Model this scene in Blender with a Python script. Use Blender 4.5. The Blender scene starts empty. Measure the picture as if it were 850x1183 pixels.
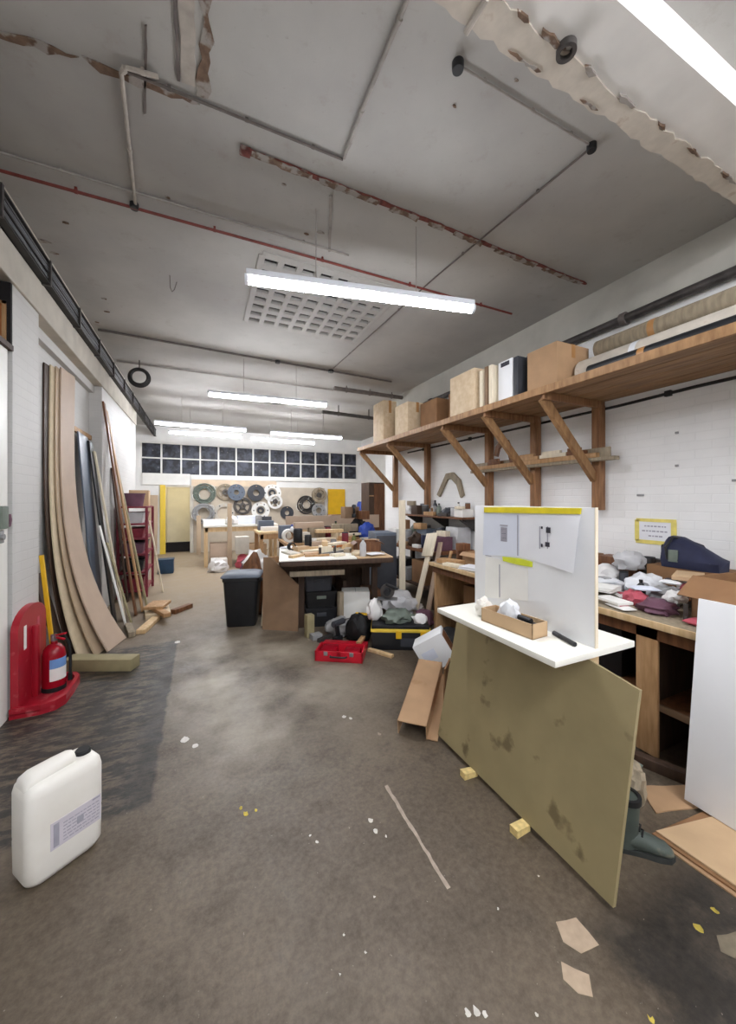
import bpy, bmesh, math, random
from mathutils import Vector, Matrix, Euler, noise
random.seed(7)
R = math.radians
sc = bpy.context.scene
COL = sc.collection

# ------------------------------------------------------------------ materials
def newmat(name):
    m = bpy.data.materials.new(name); m.use_nodes = True
    nt = m.node_tree; nt.nodes.clear()
    out = nt.nodes.new('ShaderNodeOutputMaterial')
    b = nt.nodes.new('ShaderNodeBsdfPrincipled')
    nt.links.new(b.outputs[0], out.inputs[0])
    return m, nt, b

def srgb(c):
    return tuple(((v/255)/12.92 if v/255 <= .04045 else ((v/255+.055)/1.055)**2.4) for v in c) + (1,)

def mat(name, rgb, rough=.6, var=.12, scale=8, bump=.0, metal=0, stretch=(1,1,1), rgb2=None, detail=6, spots=None, spec=.4):
    """procedural surface: two tones mixed by fractal noise, optional darker spots of wear and a bump"""
    m, nt, b = newmat(name)
    c1 = srgb(rgb); c2 = srgb(rgb2) if rgb2 else tuple(v*(1-var) for v in c1[:3]) + (1,)
    c0 = c1 if rgb2 else tuple(min(1, v*(1+var*.6)) for v in c1[:3]) + (1,)
    tc = nt.nodes.new('ShaderNodeTexCoord'); mp = nt.nodes.new('ShaderNodeMapping')
    mp.inputs['Scale'].default_value = stretch
    nt.links.new(tc.outputs['Object'], mp.inputs[0])
    n = nt.nodes.new('ShaderNodeTexNoise'); n.inputs['Scale'].default_value = scale; n.inputs['Detail'].default_value = detail
    nt.links.new(mp.outputs[0], n.inputs['Vector'])
    r = nt.nodes.new('ShaderNodeValToRGB')
    r.color_ramp.elements[0].position = .32; r.color_ramp.elements[0].color = c2
    r.color_ramp.elements[1].position = .68; r.color_ramp.elements[1].color = c0
    nt.links.new(n.outputs['Fac'], r.inputs[0])
    colour = r.outputs[0]
    if spots:
        srgbcol, sscale, thr, amt = spots
        n2 = nt.nodes.new('ShaderNodeTexNoise'); n2.inputs['Scale'].default_value = sscale; n2.inputs['Detail'].default_value = 5
        nt.links.new(tc.outputs['Object'], n2.inputs['Vector'])
        r2 = nt.nodes.new('ShaderNodeMapRange'); r2.inputs[1].default_value = thr; r2.inputs[2].default_value = thr+.07
        r2.inputs[3].default_value = 0; r2.inputs[4].default_value = amt
        nt.links.new(n2.outputs['Fac'], r2.inputs[0])
        mx = nt.nodes.new('ShaderNodeMixRGB'); mx.inputs[2].default_value = srgb(srgbcol)
        nt.links.new(r2.outputs[0], mx.inputs[0]); nt.links.new(colour, mx.inputs[1]); colour = mx.outputs[0]
    nt.links.new(colour, b.inputs['Base Color'])
    b.inputs['Roughness'].default_value = rough; b.inputs['Metallic'].default_value = metal
    b.inputs['Specular IOR Level'].default_value = spec
    if bump:
        bp = nt.nodes.new('ShaderNodeBump'); bp.inputs['Strength'].default_value = bump; bp.inputs['Distance'].default_value = .01
        nt.links.new(n.outputs['Fac'], bp.inputs['Height']); nt.links.new(bp.outputs[0], b.inputs['Normal'])
    return m

def emit(name, rgb, s):
    m, nt, b = newmat(name)
    b.inputs['Base Color'].default_value = srgb(rgb)
    b.inputs['Emission Color'].default_value = srgb(rgb); b.inputs['Emission Strength'].default_value = s
    return m

def brickmat(name, rgb, plane):
    m, nt, b = newmat(name)
    g = nt.nodes.new('ShaderNodeNewGeometry'); sp = nt.nodes.new('ShaderNodeSeparateXYZ'); cb = nt.nodes.new('ShaderNodeCombineXYZ')
    nt.links.new(g.outputs['Position'], sp.inputs[0])
    nt.links.new(sp.outputs['Y' if plane == 'x' else 'X'], cb.inputs[0]); nt.links.new(sp.outputs['Z'], cb.inputs[1])
    br = nt.nodes.new('ShaderNodeTexBrick'); br.inputs['Scale'].default_value = 1
    br.inputs['Brick Width'].default_value = .225; br.inputs['Row Height'].default_value = .075; br.inputs['Mortar Size'].default_value = .006
    br.inputs['Mortar Smooth'].default_value = .6
    c = srgb(rgb)
    br.inputs['Color1'].default_value = c; br.inputs['Color2'].default_value = tuple(v*.985 for v in c[:3]) + (1,)
    br.inputs['Mortar'].default_value = tuple(v*.96 for v in c[:3]) + (1,)
    nt.links.new(cb.outputs[0], br.inputs['Vector'])
    n = nt.nodes.new('ShaderNodeTexNoise'); n.inputs['Scale'].default_value = 1.7; n.inputs['Detail'].default_value = 8
    nt.links.new(g.outputs['Position'], n.inputs['Vector'])
    mr = nt.nodes.new('ShaderNodeMapRange'); mr.inputs[1].default_value = .3; mr.inputs[2].default_value = .7; mr.inputs[3].default_value = .93; mr.inputs[4].default_value = 1.03
    nt.links.new(n.outputs['Fac'], mr.inputs[0])
    mx = nt.nodes.new('ShaderNodeMixRGB'); mx.blend_type = 'MULTIPLY'; mx.inputs[0].default_value = 1
    nt.links.new(br.outputs['Color'], mx.inputs[1]); nt.links.new(mr.outputs[0], mx.inputs[2])
    nt.links.new(mx.outputs[0], b.inputs['Base Color'])
    bp = nt.nodes.new('ShaderNodeBump'); bp.inputs['Strength'].default_value = .3; bp.inputs['Distance'].default_value = .004; bp.invert = True
    nt.links.new(br.outputs['Fac'], bp.inputs['Height']); nt.links.new(bp.outputs[0], b.inputs['Normal'])
    b.inputs['Roughness'].default_value = .65
    return m

class NT:
    """tiny helper for the floor and ceiling graphs"""
    def __init__(s, nt): s.nt = nt
    def n(s, t, **kw):
        x = s.nt.nodes.new(t)
        for k, v in kw.items(): setattr(x, k, v)
        return x
    def l(s, a, b): s.nt.links.new(a, b)
    def noise(s, vec, scale, detail=6, stretch=None, rough=.55):
        x = s.n('ShaderNodeTexNoise'); x.inputs['Scale'].default_value = scale; x.inputs['Detail'].default_value = detail; x.inputs['Roughness'].default_value = rough
        if stretch:
            mp = s.n('ShaderNodeMapping'); mp.inputs['Scale'].default_value = stretch; s.l(vec, mp.inputs[0]); vec = mp.outputs[0]
        s.l(vec, x.inputs['Vector']); return x.outputs['Fac']
    def rng(s, v, a, b, c=0, d=1):
        x = s.n('ShaderNodeMapRange'); 
        for i, q in enumerate((a, b, c, d)): x.inputs[i+1].default_value = q
        s.l(v, x.inputs[0]); return x.outputs[0]
    def math(s, op, a, b=None):
        x = s.n('ShaderNodeMath', operation=op)
        for i, q in enumerate((a, b)):
            if q is None: continue
            if isinstance(q, (int, float)): x.inputs[i].default_value = q
            else: s.l(q, x.inputs[i])
        return x.outputs[0]
    def mix(s, f, a, b, mode='MIX'):
        x = s.n('ShaderNodeMixRGB', blend_type=mode)
        for i, q in enumerate((f, a, b)):
            if isinstance(q, (int, float)): x.inputs[i].default_value = q
            elif isinstance(q, tuple): x.inputs[i].default_value = q
            else: s.l(q, x.inputs[i])
        return x.outputs[0]

def floor_material():
    m, nt, b = newmat('worn_concrete'); T = NT(nt)
    g = T.n('ShaderNodeNewGeometry'); P = g.outputs['Position']
    sp = T.n('ShaderNodeSeparateXYZ'); T.l(P, sp.inputs[0]); X, Y = sp.outputs[0], sp.outputs[1]
    n1 = T.noise(P, 1.1, 8); n2 = T.noise(P, 5, 9, rough=.65); n3 = T.noise(P, 38, 6, rough=.7)
    c = T.mix(T.rng(n1, .38, .62), srgb((79,67,54)), srgb((111,98,83)))
    c = T.mix(T.rng(n2, .5, .68, 0, .8), c, srgb((60,51,40)))
    c = T.mix(T.rng(n2, .28, .42, .5, 0), c, srgb((111,102,90)))
    c = T.mix(.45, c, T.mix(T.rng(n3, .36, .64), srgb((65,56,44)), srgb((113,101,85))))
    # far part of the room: a paler tan floor
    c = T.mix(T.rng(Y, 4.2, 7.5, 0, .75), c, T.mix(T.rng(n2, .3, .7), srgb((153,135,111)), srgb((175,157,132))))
    # pale area in mid gangway: sanded patch plus lamp sheen painted in
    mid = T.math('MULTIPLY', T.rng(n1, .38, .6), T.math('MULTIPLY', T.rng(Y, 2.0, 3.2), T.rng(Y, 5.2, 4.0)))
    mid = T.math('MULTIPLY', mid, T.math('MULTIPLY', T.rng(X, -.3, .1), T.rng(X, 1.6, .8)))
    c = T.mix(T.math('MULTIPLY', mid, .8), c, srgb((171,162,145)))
    # worn dark paint strip along the left wall
    edge = T.noise(P, 9, 5)
    xe = T.math('ADD', X, T.rng(edge, .3, .7, -.012, .012)); ye = T.math('ADD', Y, T.rng(edge, .3, .7, -.05, .05))
    strip = T.math('MULTIPLY', T.rng(xe, -.23, -.25), T.math('MULTIPLY', T.rng(ye, 2.2, 2.26), T.rng(ye, 4.76, 4.70)))
    wear = T.noise(P, 6, 8, stretch=(1, 3.2, 1), rough=.7)
    strip = T.math('MULTIPLY', strip, T.math('MAXIMUM', T.rng(wear, .56, .47, .12, .96), T.rng(xe, -.46, -.32, 0, .8)))
    c = T.mix(strip, c, T.mix(T.rng(n3, .35, .65), srgb((31,29,29)), srgb((48,46,42))))
    # oily dark patch to the right, beyond the khaki board
    d1 = T.math('MULTIPLY', T.rng(T.math('ADD', X, T.rng(n2, .3, .7, -.08, .08)), 1.24, 1.36), T.rng(Y, .98, .82))
    d1 = T.math('MULTIPLY', d1, T.rng(n2, .66, .5, .45, .95))
    c = T.mix(d1, c, T.mix(T.rng(n3, .3, .7), srgb((25,22,19)), srgb((49,44,38))))
    # pale scuffs
    sc_ = T.noise(P, 3.2, 8, stretch=(2.5, .8, 1), rough=.8)
    c = T.mix(T.rng(sc_, .62, .74, 0, .45), c, srgb((114,106,96)))
    sk = T.noise(P, 60, 3)
    c = T.mix(T.rng(sk, .715, .74, 0, .7), c, srgb((151,144,132)))
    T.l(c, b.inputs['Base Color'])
    T.l(T.rng(n2, .3, .7, .38, .62), b.inputs['Roughness'])
    bp = T.n('ShaderNodeBump'); bp.inputs['Strength'].default_value = .25; bp.inputs['Distance'].default_value = .006
    T.l(n3, bp.inputs['Height']); T.l(bp.outputs[0], b.inputs['Normal'])
    return m

def ceiling_material():
    m, nt, b = newmat('old_painted_plaster'); T = NT(nt)
    g = T.n('ShaderNodeNewGeometry'); P = g.outputs['Position']
    n1 = T.noise(P, .9, 8); n2 = T.noise(P, 4.5, 9, rough=.7); n3 = T.noise(P, 26, 6)
    c = T.mix(T.rng(n1, .35, .65), srgb((159,156,152)), srgb((178,176,171)))
    c = T.mix(T.rng(n2, .58, .76, 0, .5), c, srgb((144,133,122)))
    c = T.mix(T.rng(n3, .66, .74, 0, .25), c, srgb((118,108,97)))
    st = T.noise(P, 2.2, 7, stretch=(1, 3, 1), rough=.7)
    c = T.mix(T.rng(st, .64, .74, 0, .35), c, srgb((133,119,102)))
    T.l(c, b.inputs['Base Color']); b.inputs['Roughness'].default_value = .75
    bp = T.n('ShaderNodeBump'); bp.inputs['Strength'].default_value = .2; bp.inputs['Distance'].default_value = .01
    T.l(n2, bp.inputs['Height']); T.l(bp.outputs[0], b.inputs['Normal'])
    return m

def glass_dark():
    m, nt, b = newmat('dark_panes'); T = NT(nt)
    g = T.n('ShaderNodeNewGeometry'); P = g.outputs['Position']
    v = T.n('ShaderNodeTexVoronoi'); v.inputs['Scale'].default_value = 5.5; T.l(P, v.inputs['Vector'])
    n = T.noise(P, 6, 5)
    c = T.mix(T.rng(n, .42, .64), srgb((26,28,36)), srgb((74,78,92)))
    c = T.mix(T.rng(v.outputs['Distance'], .05, .14, .5, 0), c, srgb((150,146,144)))
    T.l(c, b.inputs['Base Color']); b.inputs['Roughness'].default_value = .55
    return m

M = {}
def W(name, rgb, **k): M[name] = mat(name, rgb, **k)
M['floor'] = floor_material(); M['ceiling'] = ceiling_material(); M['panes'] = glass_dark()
M['wall_x'] = brickmat('painted_brick_right', (241,241,240), 'x'); M['wall_left'] = brickmat('painted_brick_left', (206,205,202), 'x'); M['wall_y'] = brickmat('painted_brick_end', (228,226,222), 'y')  # same brick paint; uneven wall light put into a lighter right, darker left
W('plaster_white', (232,231,228), rough=.7, var=.06, scale=3)
W('beam_white', (228,225,220), rough=.75, var=.08, scale=4, bump=.2)
W('plaster_cream', (200,194,182), rough=.8, var=.12, scale=5, bump=.3)
W('plaster_peach', (226,204,178), rough=.8, var=.12, scale=4)
W('plaster_old', (198,189,176), rough=.85, var=.15, scale=9, bump=.5, spots=((160,136,116), 9, .64, .5))
W('brown_render', (112,90,74), rough=.9, var=.35, scale=22, bump=.6, spots=((158,153,147), 11, .48, .85))
W('pale_channel', (176,168,158), rough=.7, var=.2, scale=14)
W('cream_corridor', (222,216,196), rough=.7, var=.06, scale=3)
W('dark_void', (30,27,28), rough=.9, var=.3, scale=4)
W('white_paint', (236,235,230), rough=.45, var=.05, scale=5)
W('white_board', (235,236,238), rough=.4, var=.03, scale=3)
W('white_laminate', (240,238,228), rough=.4, var=.04, scale=4)
W('white_plastic', (240,237,230), rough=.38, var=.05, scale=5, rgb2=(232,228,219))
W('lavender_label', (206,200,208), rough=.5, var=.05, scale=12)
W('ink', (58,56,66), rough=.7, var=.2, scale=30)
W('faint_ink', (164,162,174), rough=.7, var=.1, scale=30)
W('paper', (232,233,238), rough=.7, var=.03, scale=6)
W('paper_blue', (220,225,238), rough=.7, var=.03, scale=6)
W('yellow_tape', (232,214,40), rough=.45, var=.1, scale=20)
W('yellow_pale_tape', (232,216,120), rough=.5, var=.12, scale=20)
W('lime_tape', (214,222,60), rough=.45, var=.1, scale=20)
W('yellow_paint', (226,178,30), rough=.5, var=.08, scale=5)
W('yellow_frame', (228,196,70), rough=.5, var=.08, scale=5)
W('red_plastic', (160,26,42), rough=.35, var=.12, scale=5, spots=((206,110,112), 9, .64, .5))
W('red_gloss', (152,16,34), rough=.25, var=.08, scale=6)
W('red_tool', (190,24,44), rough=.4, var=.15, scale=9)
W('red_rust', (118,58,48), rough=.85, var=.35, scale=24, bump=.4, rgb2=(76,38,34), spots=((146,138,130), 9, .58, .7))
W('red_pipe', (112,50,44), rough=.55, var=.25, scale=18)
W('maroon', (126,42,56), rough=.5, var=.25, scale=12)
W('khaki_board', (150,136,100), rough=.55, var=.1, scale=5, bump=.1, spots=((92,78,52), 5.5, .62, .75))
W('khaki_edge', (168,152,118), rough=.7, var=.15, scale=14)
W('khaki_timber', (150,140,106), rough=.7, var=.15, scale=8)
W('mdf_tan', (182,160,134), rough=.65, var=.06, scale=5)
W('mdf_pink', (184,162,142), rough=.65, var=.06, scale=5)
W('mdf_edge', (206,188,158), rough=.75, var=.1, scale=12)
W('mdf_brown', (132,106,82), rough=.65, var=.12, scale=7)
W('wood_shelf', (164,128,90), rough=.6, var=.25, scale=5, stretch=(6,.6,6), rgb2=(122,92,62))
W('wood_post', (158,116,80), rough=.6, var=.2, scale=5, stretch=(7,7,.7), rgb2=(116,80,52))
W('wood_brace', (168,130,90), rough=.6, var=.2, scale=6, stretch=(4,4,1), rgb2=(130,96,64))
W('wood_pale', (218,190,148), rough=.6, var=.15, scale=6, stretch=(5,5,.7), rgb2=(196,164,120))
W('wood_cream', (226,214,190), rough=.6, var=.1, scale=6, stretch=(5,5,.7))
W('wood_tan', (190,152,110), rough=.6, var=.2, scale=6, stretch=(5,5,.8), rgb2=(160,122,82))
W('wood_brown', (126,84,54), rough=.55, var=.25, scale=6, stretch=(5,5,.8), rgb2=(92,58,36))
W('wood_dark', (70,52,40), rough=.65, var=.3, scale=6, stretch=(5,5,.8))
W('wood_grey', (150,137,116), rough=.7, var=.25, scale=7, stretch=(5,5,.8))
W('wood_orange', (176,104,52), rough=.5, var=.2, scale=6, stretch=(5,5,.8))
W('chip_block', (232,206,140), rough=.7, var=.2, scale=40)
W('osb', (214,194,164), rough=.7, var=.2, scale=14, rgb2=(198,174,142))
W('cardboard', (176,142,108), rough=.8, var=.1, scale=6, spots=((150,112,76), 4, .66, .5))
W('cardboard_light', (196,166,130), rough=.8, var=.08, scale=6)
W('cardboard_dark', (140,104,72), rough=.85, var=.15, scale=6)
W('brown_tape', (176,128,78), rough=.4, var=.08, scale=9)
W('black_plastic', (30,31,34), rough=.45, var=.25, scale=8)
W('black_rubber', (24,24,25), rough=.7, var=.3, scale=12)
W('charcoal', (58,60,66), rough=.5, var=.2, scale=8)
W('lid_grey', (92,100,112), rough=.5, var=.15, scale=8)
W('slate_blue', (92,102,116), rough=.45, var=.12, scale=4)
W('steel', (150,152,154), rough=.4, var=.2, scale=12, metal=.7)
W('steel_dark', (84,80,78), rough=.5, var=.3, scale=14, metal=.5)
W('conduit_grey', (150,144,138), rough=.55, var=.2, scale=12)
W('conduit_dark', (104,96,92), rough=.6, var=.25, scale=12)
W('tray_dark', (54,52,50), rough=.6, var=.35, scale=10, metal=.2)
W('cable_black', (34,33,34), rough=.5, var=.2, scale=10)
W('lamp_white', (225,228,235), rough=.4, var=.03, scale=6)
W('boot_green', (74,82,76), rough=.6, var=.2, scale=10, spots=((120,116,100), 9, .6, .6))
W('boot_sole', (52,54,52), rough=.8, var=.2, scale=14)
W('navy', (36,40,66), rough=.7, var=.2, scale=12)
W('blue', (44,72,160), rough=.5, var=.15, scale=8)
W('blue_dark', (30,60,86), rough=.5, var=.15, scale=8)
W('blue_label', (110,150,206), rough=.5, var=.1, scale=9)
W('grey', (150,150,150), rough=.6, var=.15, scale=9)
W('grey_light', (196,196,198), rough=.6, var=.1, scale=9)
W('grey_green', (112,122,112), rough=.6, var=.2, scale=9)
W('green_olive', (104,112,58), rough=.6, var=.2, scale=9)
W('pink_red', (196,90,104), rough=.6, var=.15, scale=9)
W('plum', (106,72,88), rough=.6, var=.2, scale=9)
W('clear_wrap', (226,228,232), rough=.2, var=.06, scale=14)
W('white_cloth', (226,224,222), rough=.85, var=.08, scale=9, bump=.3)
W('pale_patch', (172,152,130), rough=.85, var=.15, scale=26)
W('grey_patch', (124,114,96), rough=.85, var=.2, scale=26)
W('yellow_chalk', (186,166,72), rough=.85, var=.3, scale=40)
W('white_chalk', (204,200,192), rough=.85, var=.15, scale=40)
W('pinkish_line', (168,154,140), rough=.85, var=.2, scale=30)
M['tube_light'] = emit('lamp_diffuser_lit', (245,247,253), 85.0)
M['corridor_light'] = emit('corridor_lamp_lit', (255,248,232), 16.0)
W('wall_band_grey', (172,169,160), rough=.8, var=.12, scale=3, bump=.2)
W('backing_beige', (196,184,166), rough=.8, var=.12, scale=3)

# ------------------------------------------------------------------ mesh building
class MB:
    def __init__(s): s.bm = bmesh.new()
    def _x(s, vs, rot, c):
        mtx = Matrix.Translation(Vector(c)) @ (rot.to_matrix().to_4x4() if isinstance(rot, Euler) else Euler([R(a) for a in rot]).to_matrix().to_4x4())
        bmesh.ops.transform(s.bm, matrix=mtx, verts=vs)
    def box(s, c, d, rot=(0,0,0), bev=0.0, seg=2):
        r = bmesh.ops.create_cube(s.bm, size=1); vs = r['verts']
        bmesh.ops.scale(s.bm, vec=d, verts=vs)
        if bev:
            es = list({e for v in vs for e in v.link_edges})
            rr = bmesh.ops.bevel(s.bm, geom=es, offset=bev, segments=seg, affect='EDGES', profile=.6)
            vs = list({v for f in rr['faces'] for v in f.verts} | {v for v in vs if v.is_valid})
        s._x(vs, rot, c); return s
    def ext(s, lo, hi, bev=0.0, seg=2):
        lo, hi = Vector(lo), Vector(hi)
        return s.box((lo+hi)/2, hi-lo, bev=bev, seg=seg)
    def cyl(s, a, b, r, r2=None, n=18, caps=True):
        a, b = Vector(a), Vector(b); d = b-a
        q = d.to_track_quat('Z', 'Y').to_matrix().to_4x4()
        bmesh.ops.create_cone(s.bm, cap_ends=caps, segments=n, radius1=r, radius2=r if r2 is None else r2, depth=d.length,
                              matrix=Matrix.Translation((a+b)/2) @ q); return s
    def lathe(s, prof, c=(0,0,0), n=24, rot=(0,0,0)):
        rings = []; allv = []
        for (r, z) in prof:
            if r < 1e-5:
                v = s.bm.verts.new((0,0,z)); rings.append([v]); allv.append(v)
            else:
                vs = [s.bm.verts.new((r*math.cos(2*math.pi*i/n), r*math.sin(2*math.pi*i/n), z)) for i in range(n)]
                rings.append(vs); allv += vs
        for A, B in zip(rings, rings[1:]):
            for i in range(n):
                j = (i+1) % n
                if len(A) == 1 and len(B) == 1: continue
                if len(A) == 1: s.bm.faces.new((A[0], B[i], B[j]))
                elif len(B) == 1: s.bm.faces.new((A[i], A[j], B[0]))
                else: s.bm.faces.new((A[i], A[j], B[j], B[i]))
        for ring in (rings[0], rings[-1]):
            if len(ring) > 1 and tuple(prof[0]) != tuple(prof[-1]):
                try: s.bm.faces.new(ring)
                except ValueError: pass
        s._x(allv, rot, c); return s
    def tube(s, pts, r, n=10):
        pts = [Vector(p) for p in pts]; rings = []
        up = None
        for i, p in enumerate(pts):
            t = (pts[min(i+1, len(pts)-1)] - pts[max(i-1, 0)]).normalized()
            if up is None:
                up = Vector((0,0,1)) if abs(t.z) < .9 else Vector((1,0,0))
            u = t.cross(up).normalized(); w = u.cross(t).normalized(); up = w
            rings.append([s.bm.verts.new(p + r*(math.cos(2*math.pi*k/n)*u + math.sin(2*math.pi*k/n)*w)) for k in range(n)])
        for A, B in zip(rings, rings[1:]):
            for k in range(n): s.bm.faces.new((A[k], A[(k+1) % n], B[(k+1) % n], B[k]))
        s.bm.faces.new(rings[0][::-1]); s.bm.faces.new(rings[-1]); return s
    def prism(s, poly, h, c=(0,0,0), rot=(0,0,0)):
        """poly in local xy, extruded along z from 0 to h"""
        a = [s.bm.verts.new((x, y, 0)) for x, y in poly]; b = [s.bm.verts.new((x, y, h)) for x, y in poly]
        n = len(poly)
        s.bm.faces.new(a[::-1]); s.bm.faces.new(b)
        for i in range(n): s.bm.faces.new((a[i], a[(i+1) % n], b[(i+1) % n], b[i]))
        s._x(a+b, rot, c); return s
    def torus(s, c, R0, r, n=28, k=10, rot=(0,0,0)):
        rings = []
        for i in range(n):
            a = 2*math.pi*i/n
            rings.append([s.bm.verts.new(((R0+r*math.cos(2*math.pi*j/k))*math.cos(a), (R0+r*math.cos(2*math.pi*j/k))*math.sin(a), r*math.sin(2*math.pi*j/k))) for j in range(k)])
        for i in range(n):
            A, B = rings[i], rings[(i+1) % n]
            for j in range(k): s.bm.faces.new((A[j], B[j], B[(j+1) % k], A[(j+1) % k]))
        s._x([v for q in rings for v in q], rot, c); return s
    def annulus(s, c, r0, r1, h, n=32, rot=(0,0,0)):
        return s.lathe([(r0,0),(r1,0),(r1,h),(r0,h),(r0,0)], c=c, n=n, rot=rot) if r0 > 0 else s.lathe([(0,0),(r1,0),(r1,h),(0,h)], c=c, n=n, rot=rot)
    def loft(s, rings, cap=True):
        rr = [[s.bm.verts.new(p) for p in q] for q in rings]; n = len(rr[0])
        for A, B in zip(rr, rr[1:]):
            for k in range(n): s.bm.faces.new((A[k], A[(k+1) % n], B[(k+1) % n], B[k]))
        if cap: s.bm.faces.new(rr[0][::-1]); s.bm.faces.new(rr[-1])
        return s
    def crumple(s, c, d, amp=.22, seed=0, sub=3, freq=2.2):
        """a lumpy crumpled bundle with a flat underside standing at c"""
        r = bmesh.ops.create_icosphere(s.bm, subdivisions=sub, radius=.5)
        for v in r['verts']:
            p = v.co.copy(); q = noise.noise(p*freq*2 + Vector((seed*3.1, seed*1.7, seed)))
            q2 = noise.noise(p*freq*5 + Vector((seed, 9, 2)))
            v.co = p*(1 + amp*2*q + amp*.8*q2)
            if v.co.z < -.32: v.co.z = -.32
            v.co = Vector((v.co.x*d[0], v.co.y*d[1], (v.co.z+.32)*d[2]*1.2)) + Vector(c)
        return s
    def build(s, name, m, parent=None, loc=(0,0,0), rot=(0,0,0), smooth=35):
        bmesh.ops.recalc_face_normals(s.bm, faces=s.bm.faces)
        me = bpy.data.meshes.new(name); s.bm.to_mesh(me); s.bm.free()
        me.materials.append(M[m] if isinstance(m, str) else m)
        if smooth:
            me.shade_smooth(); me.set_sharp_from_angle(angle=R(smooth))
        o = bpy.data.objects.new(name, me); COL.objects.link(o)
        o.location = loc; o.rotation_euler = [R(a) for a in rot]
        if parent: o.parent = parent
        return o

def tag(o, label=None, cat=None, group=None, kind=None):
    if label: o['label'] = label
    if cat: o['category'] = cat
    if group: o['group'] = group
    if kind: o['kind'] = kind
    return o
def thing(name, label, cat, loc=(0,0,0), rotz=0, group=None, rot=None):
    o = bpy.data.objects.new(name, None); COL.objects.link(o); o.empty_display_size = .1
    o.location = loc; o.rotation_euler = (0,0,R(rotz)) if rot is None else [R(a) for a in rot]
    return tag(o, label, cat, group)
def solo(name, label, cat, mb, m, loc=(0,0,0), rot=(0,0,0), group=None, smooth=35):
    return tag(mb.build(name, m, None, loc, rot, smooth), label, cat, group)
def struct(name, mb, m, label=None, cat=None, smooth=0):
    return tag(mb.build(name, m, smooth=smooth), label, cat, kind='structure')
def copy_thing(o, loc, rot=None, label=None):
    c = o.copy(); COL.objects.link(c); c.location = loc
    if rot is not None: c.rotation_euler = [R(a) for a in rot]
    if label: c['label'] = label
    for ch in list(o.children):
        d = ch.copy(); COL.objects.link(d); d.parent = c
        for g in list(ch.children):
            e = g.copy(); COL.objects.link(e); e.parent = d
    return c

# world point seen along a direction of the camera at height z (used for placing small loose things on bench tops)
FPX = 425.0; TH = math.atan2(193, FPX); EYE = 1.6
def at(px, py, z):
    a = (px-425)/FPX; b = (578-py)/FPX; t = (z-EYE)/b
    return ((math.sin(TH)+a*math.cos(TH))*t, (math.cos(TH)-a*math.sin(TH))*t, z)
def at_y(px, py, y):
    a = (px-425)/FPX; b = (578-py)/FPX; t = y/(math.cos(TH)-a*math.sin(TH))
    return ((math.sin(TH)+a*math.cos(TH))*t, y, EYE+b*t)
def at_x(px, py, x):
    a = (px-425)/FPX; b = (578-py)/FPX; t = x/(math.sin(TH)+a*math.cos(TH))
    return (x, (math.cos(TH)-a*math.sin(TH))*t, EYE+b*t)

# ------------------------------------------------------------------ camera
cam = bpy.data.cameras.new('camera'); co = bpy.data.objects.new('camera', cam); COL.objects.link(co)
co.location = (0,0,EYE); co.rotation_euler = (R(90), 0, -TH)
cam.sensor_fit = 'VERTICAL'; cam.sensor_height = 24; cam.lens = 24*FPX/1183; cam.shift_y = -13.5/1183
cam.clip_start = .02; cam.clip_end = 100
sc.camera = co
sc.view_settings.view_transform = 'Standard'; sc.view_settings.look = 'None'; sc.view_settings.gamma = 1
sc.view_settings.use_curve_mapping = False; sc.view_settings.exposure = 0.12
w = bpy.data.worlds.new('world'); sc.world = w; w.use_nodes = True
w.node_tree.nodes['Background'].inputs[0].default_value = (.5,.5,.55,1); w.node_tree.nodes['Background'].inputs[1].default_value = .1
# ------------------------------------------------------------------ the setting
CZ = 3.8
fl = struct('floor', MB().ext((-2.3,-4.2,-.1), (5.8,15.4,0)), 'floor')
def ragged(pts, amp, seed, step=.05):
    """subdivide a polygon and roughen its outline"""
    rnd = random.Random(seed); out = []
    for (a, b) in zip(pts, pts[1:] + pts[:1]):
        a, b = Vector(a), Vector(b); n = max(1, int((b-a).length/step))
        for k in range(n):
            p = a.lerp(b, k/n); out.append((p.x + rnd.uniform(-amp, amp), p.y + rnd.uniform(-amp, amp)))
    return out
def floor_mark(pts, m, amp=.006, seed=0, step=.04):
    MB().prism(ragged(pts, amp, seed, step), .0012, (0,0,0)).build('floor_mark', m, fl, smooth=0)
def blob(x, y, r, n=9, seed=1, sx=1, sy=1):
    rnd = random.Random(seed)
    return [(x + sx*r*rnd.uniform(.6,1.1)*math.cos(2*math.pi*k/n), y + sy*r*rnd.uniform(.6,1.1)*math.sin(2*math.pi*k/n)) for k in range(n)]
floor_mark([at(642,1066,0)[:2], at(665,1060,0)[:2], at(692,1092,0)[:2], at(672,1102,0)[:2], at(650,1088,0)[:2]], 'pale_patch', .003)
floor_mark([at(648,1112,0)[:2], at(680,1126,0)[:2], at(684,1152,0)[:2], at(668,1148,0)[:2], at(650,1132,0)[:2]], 'pale_patch', .003)
floor_mark([at(828,1082,0)[:2], at(850,1076,0)[:2], at(850,1108,0)[:2], at(832,1100,0)[:2]], 'grey_patch', .004)
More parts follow.
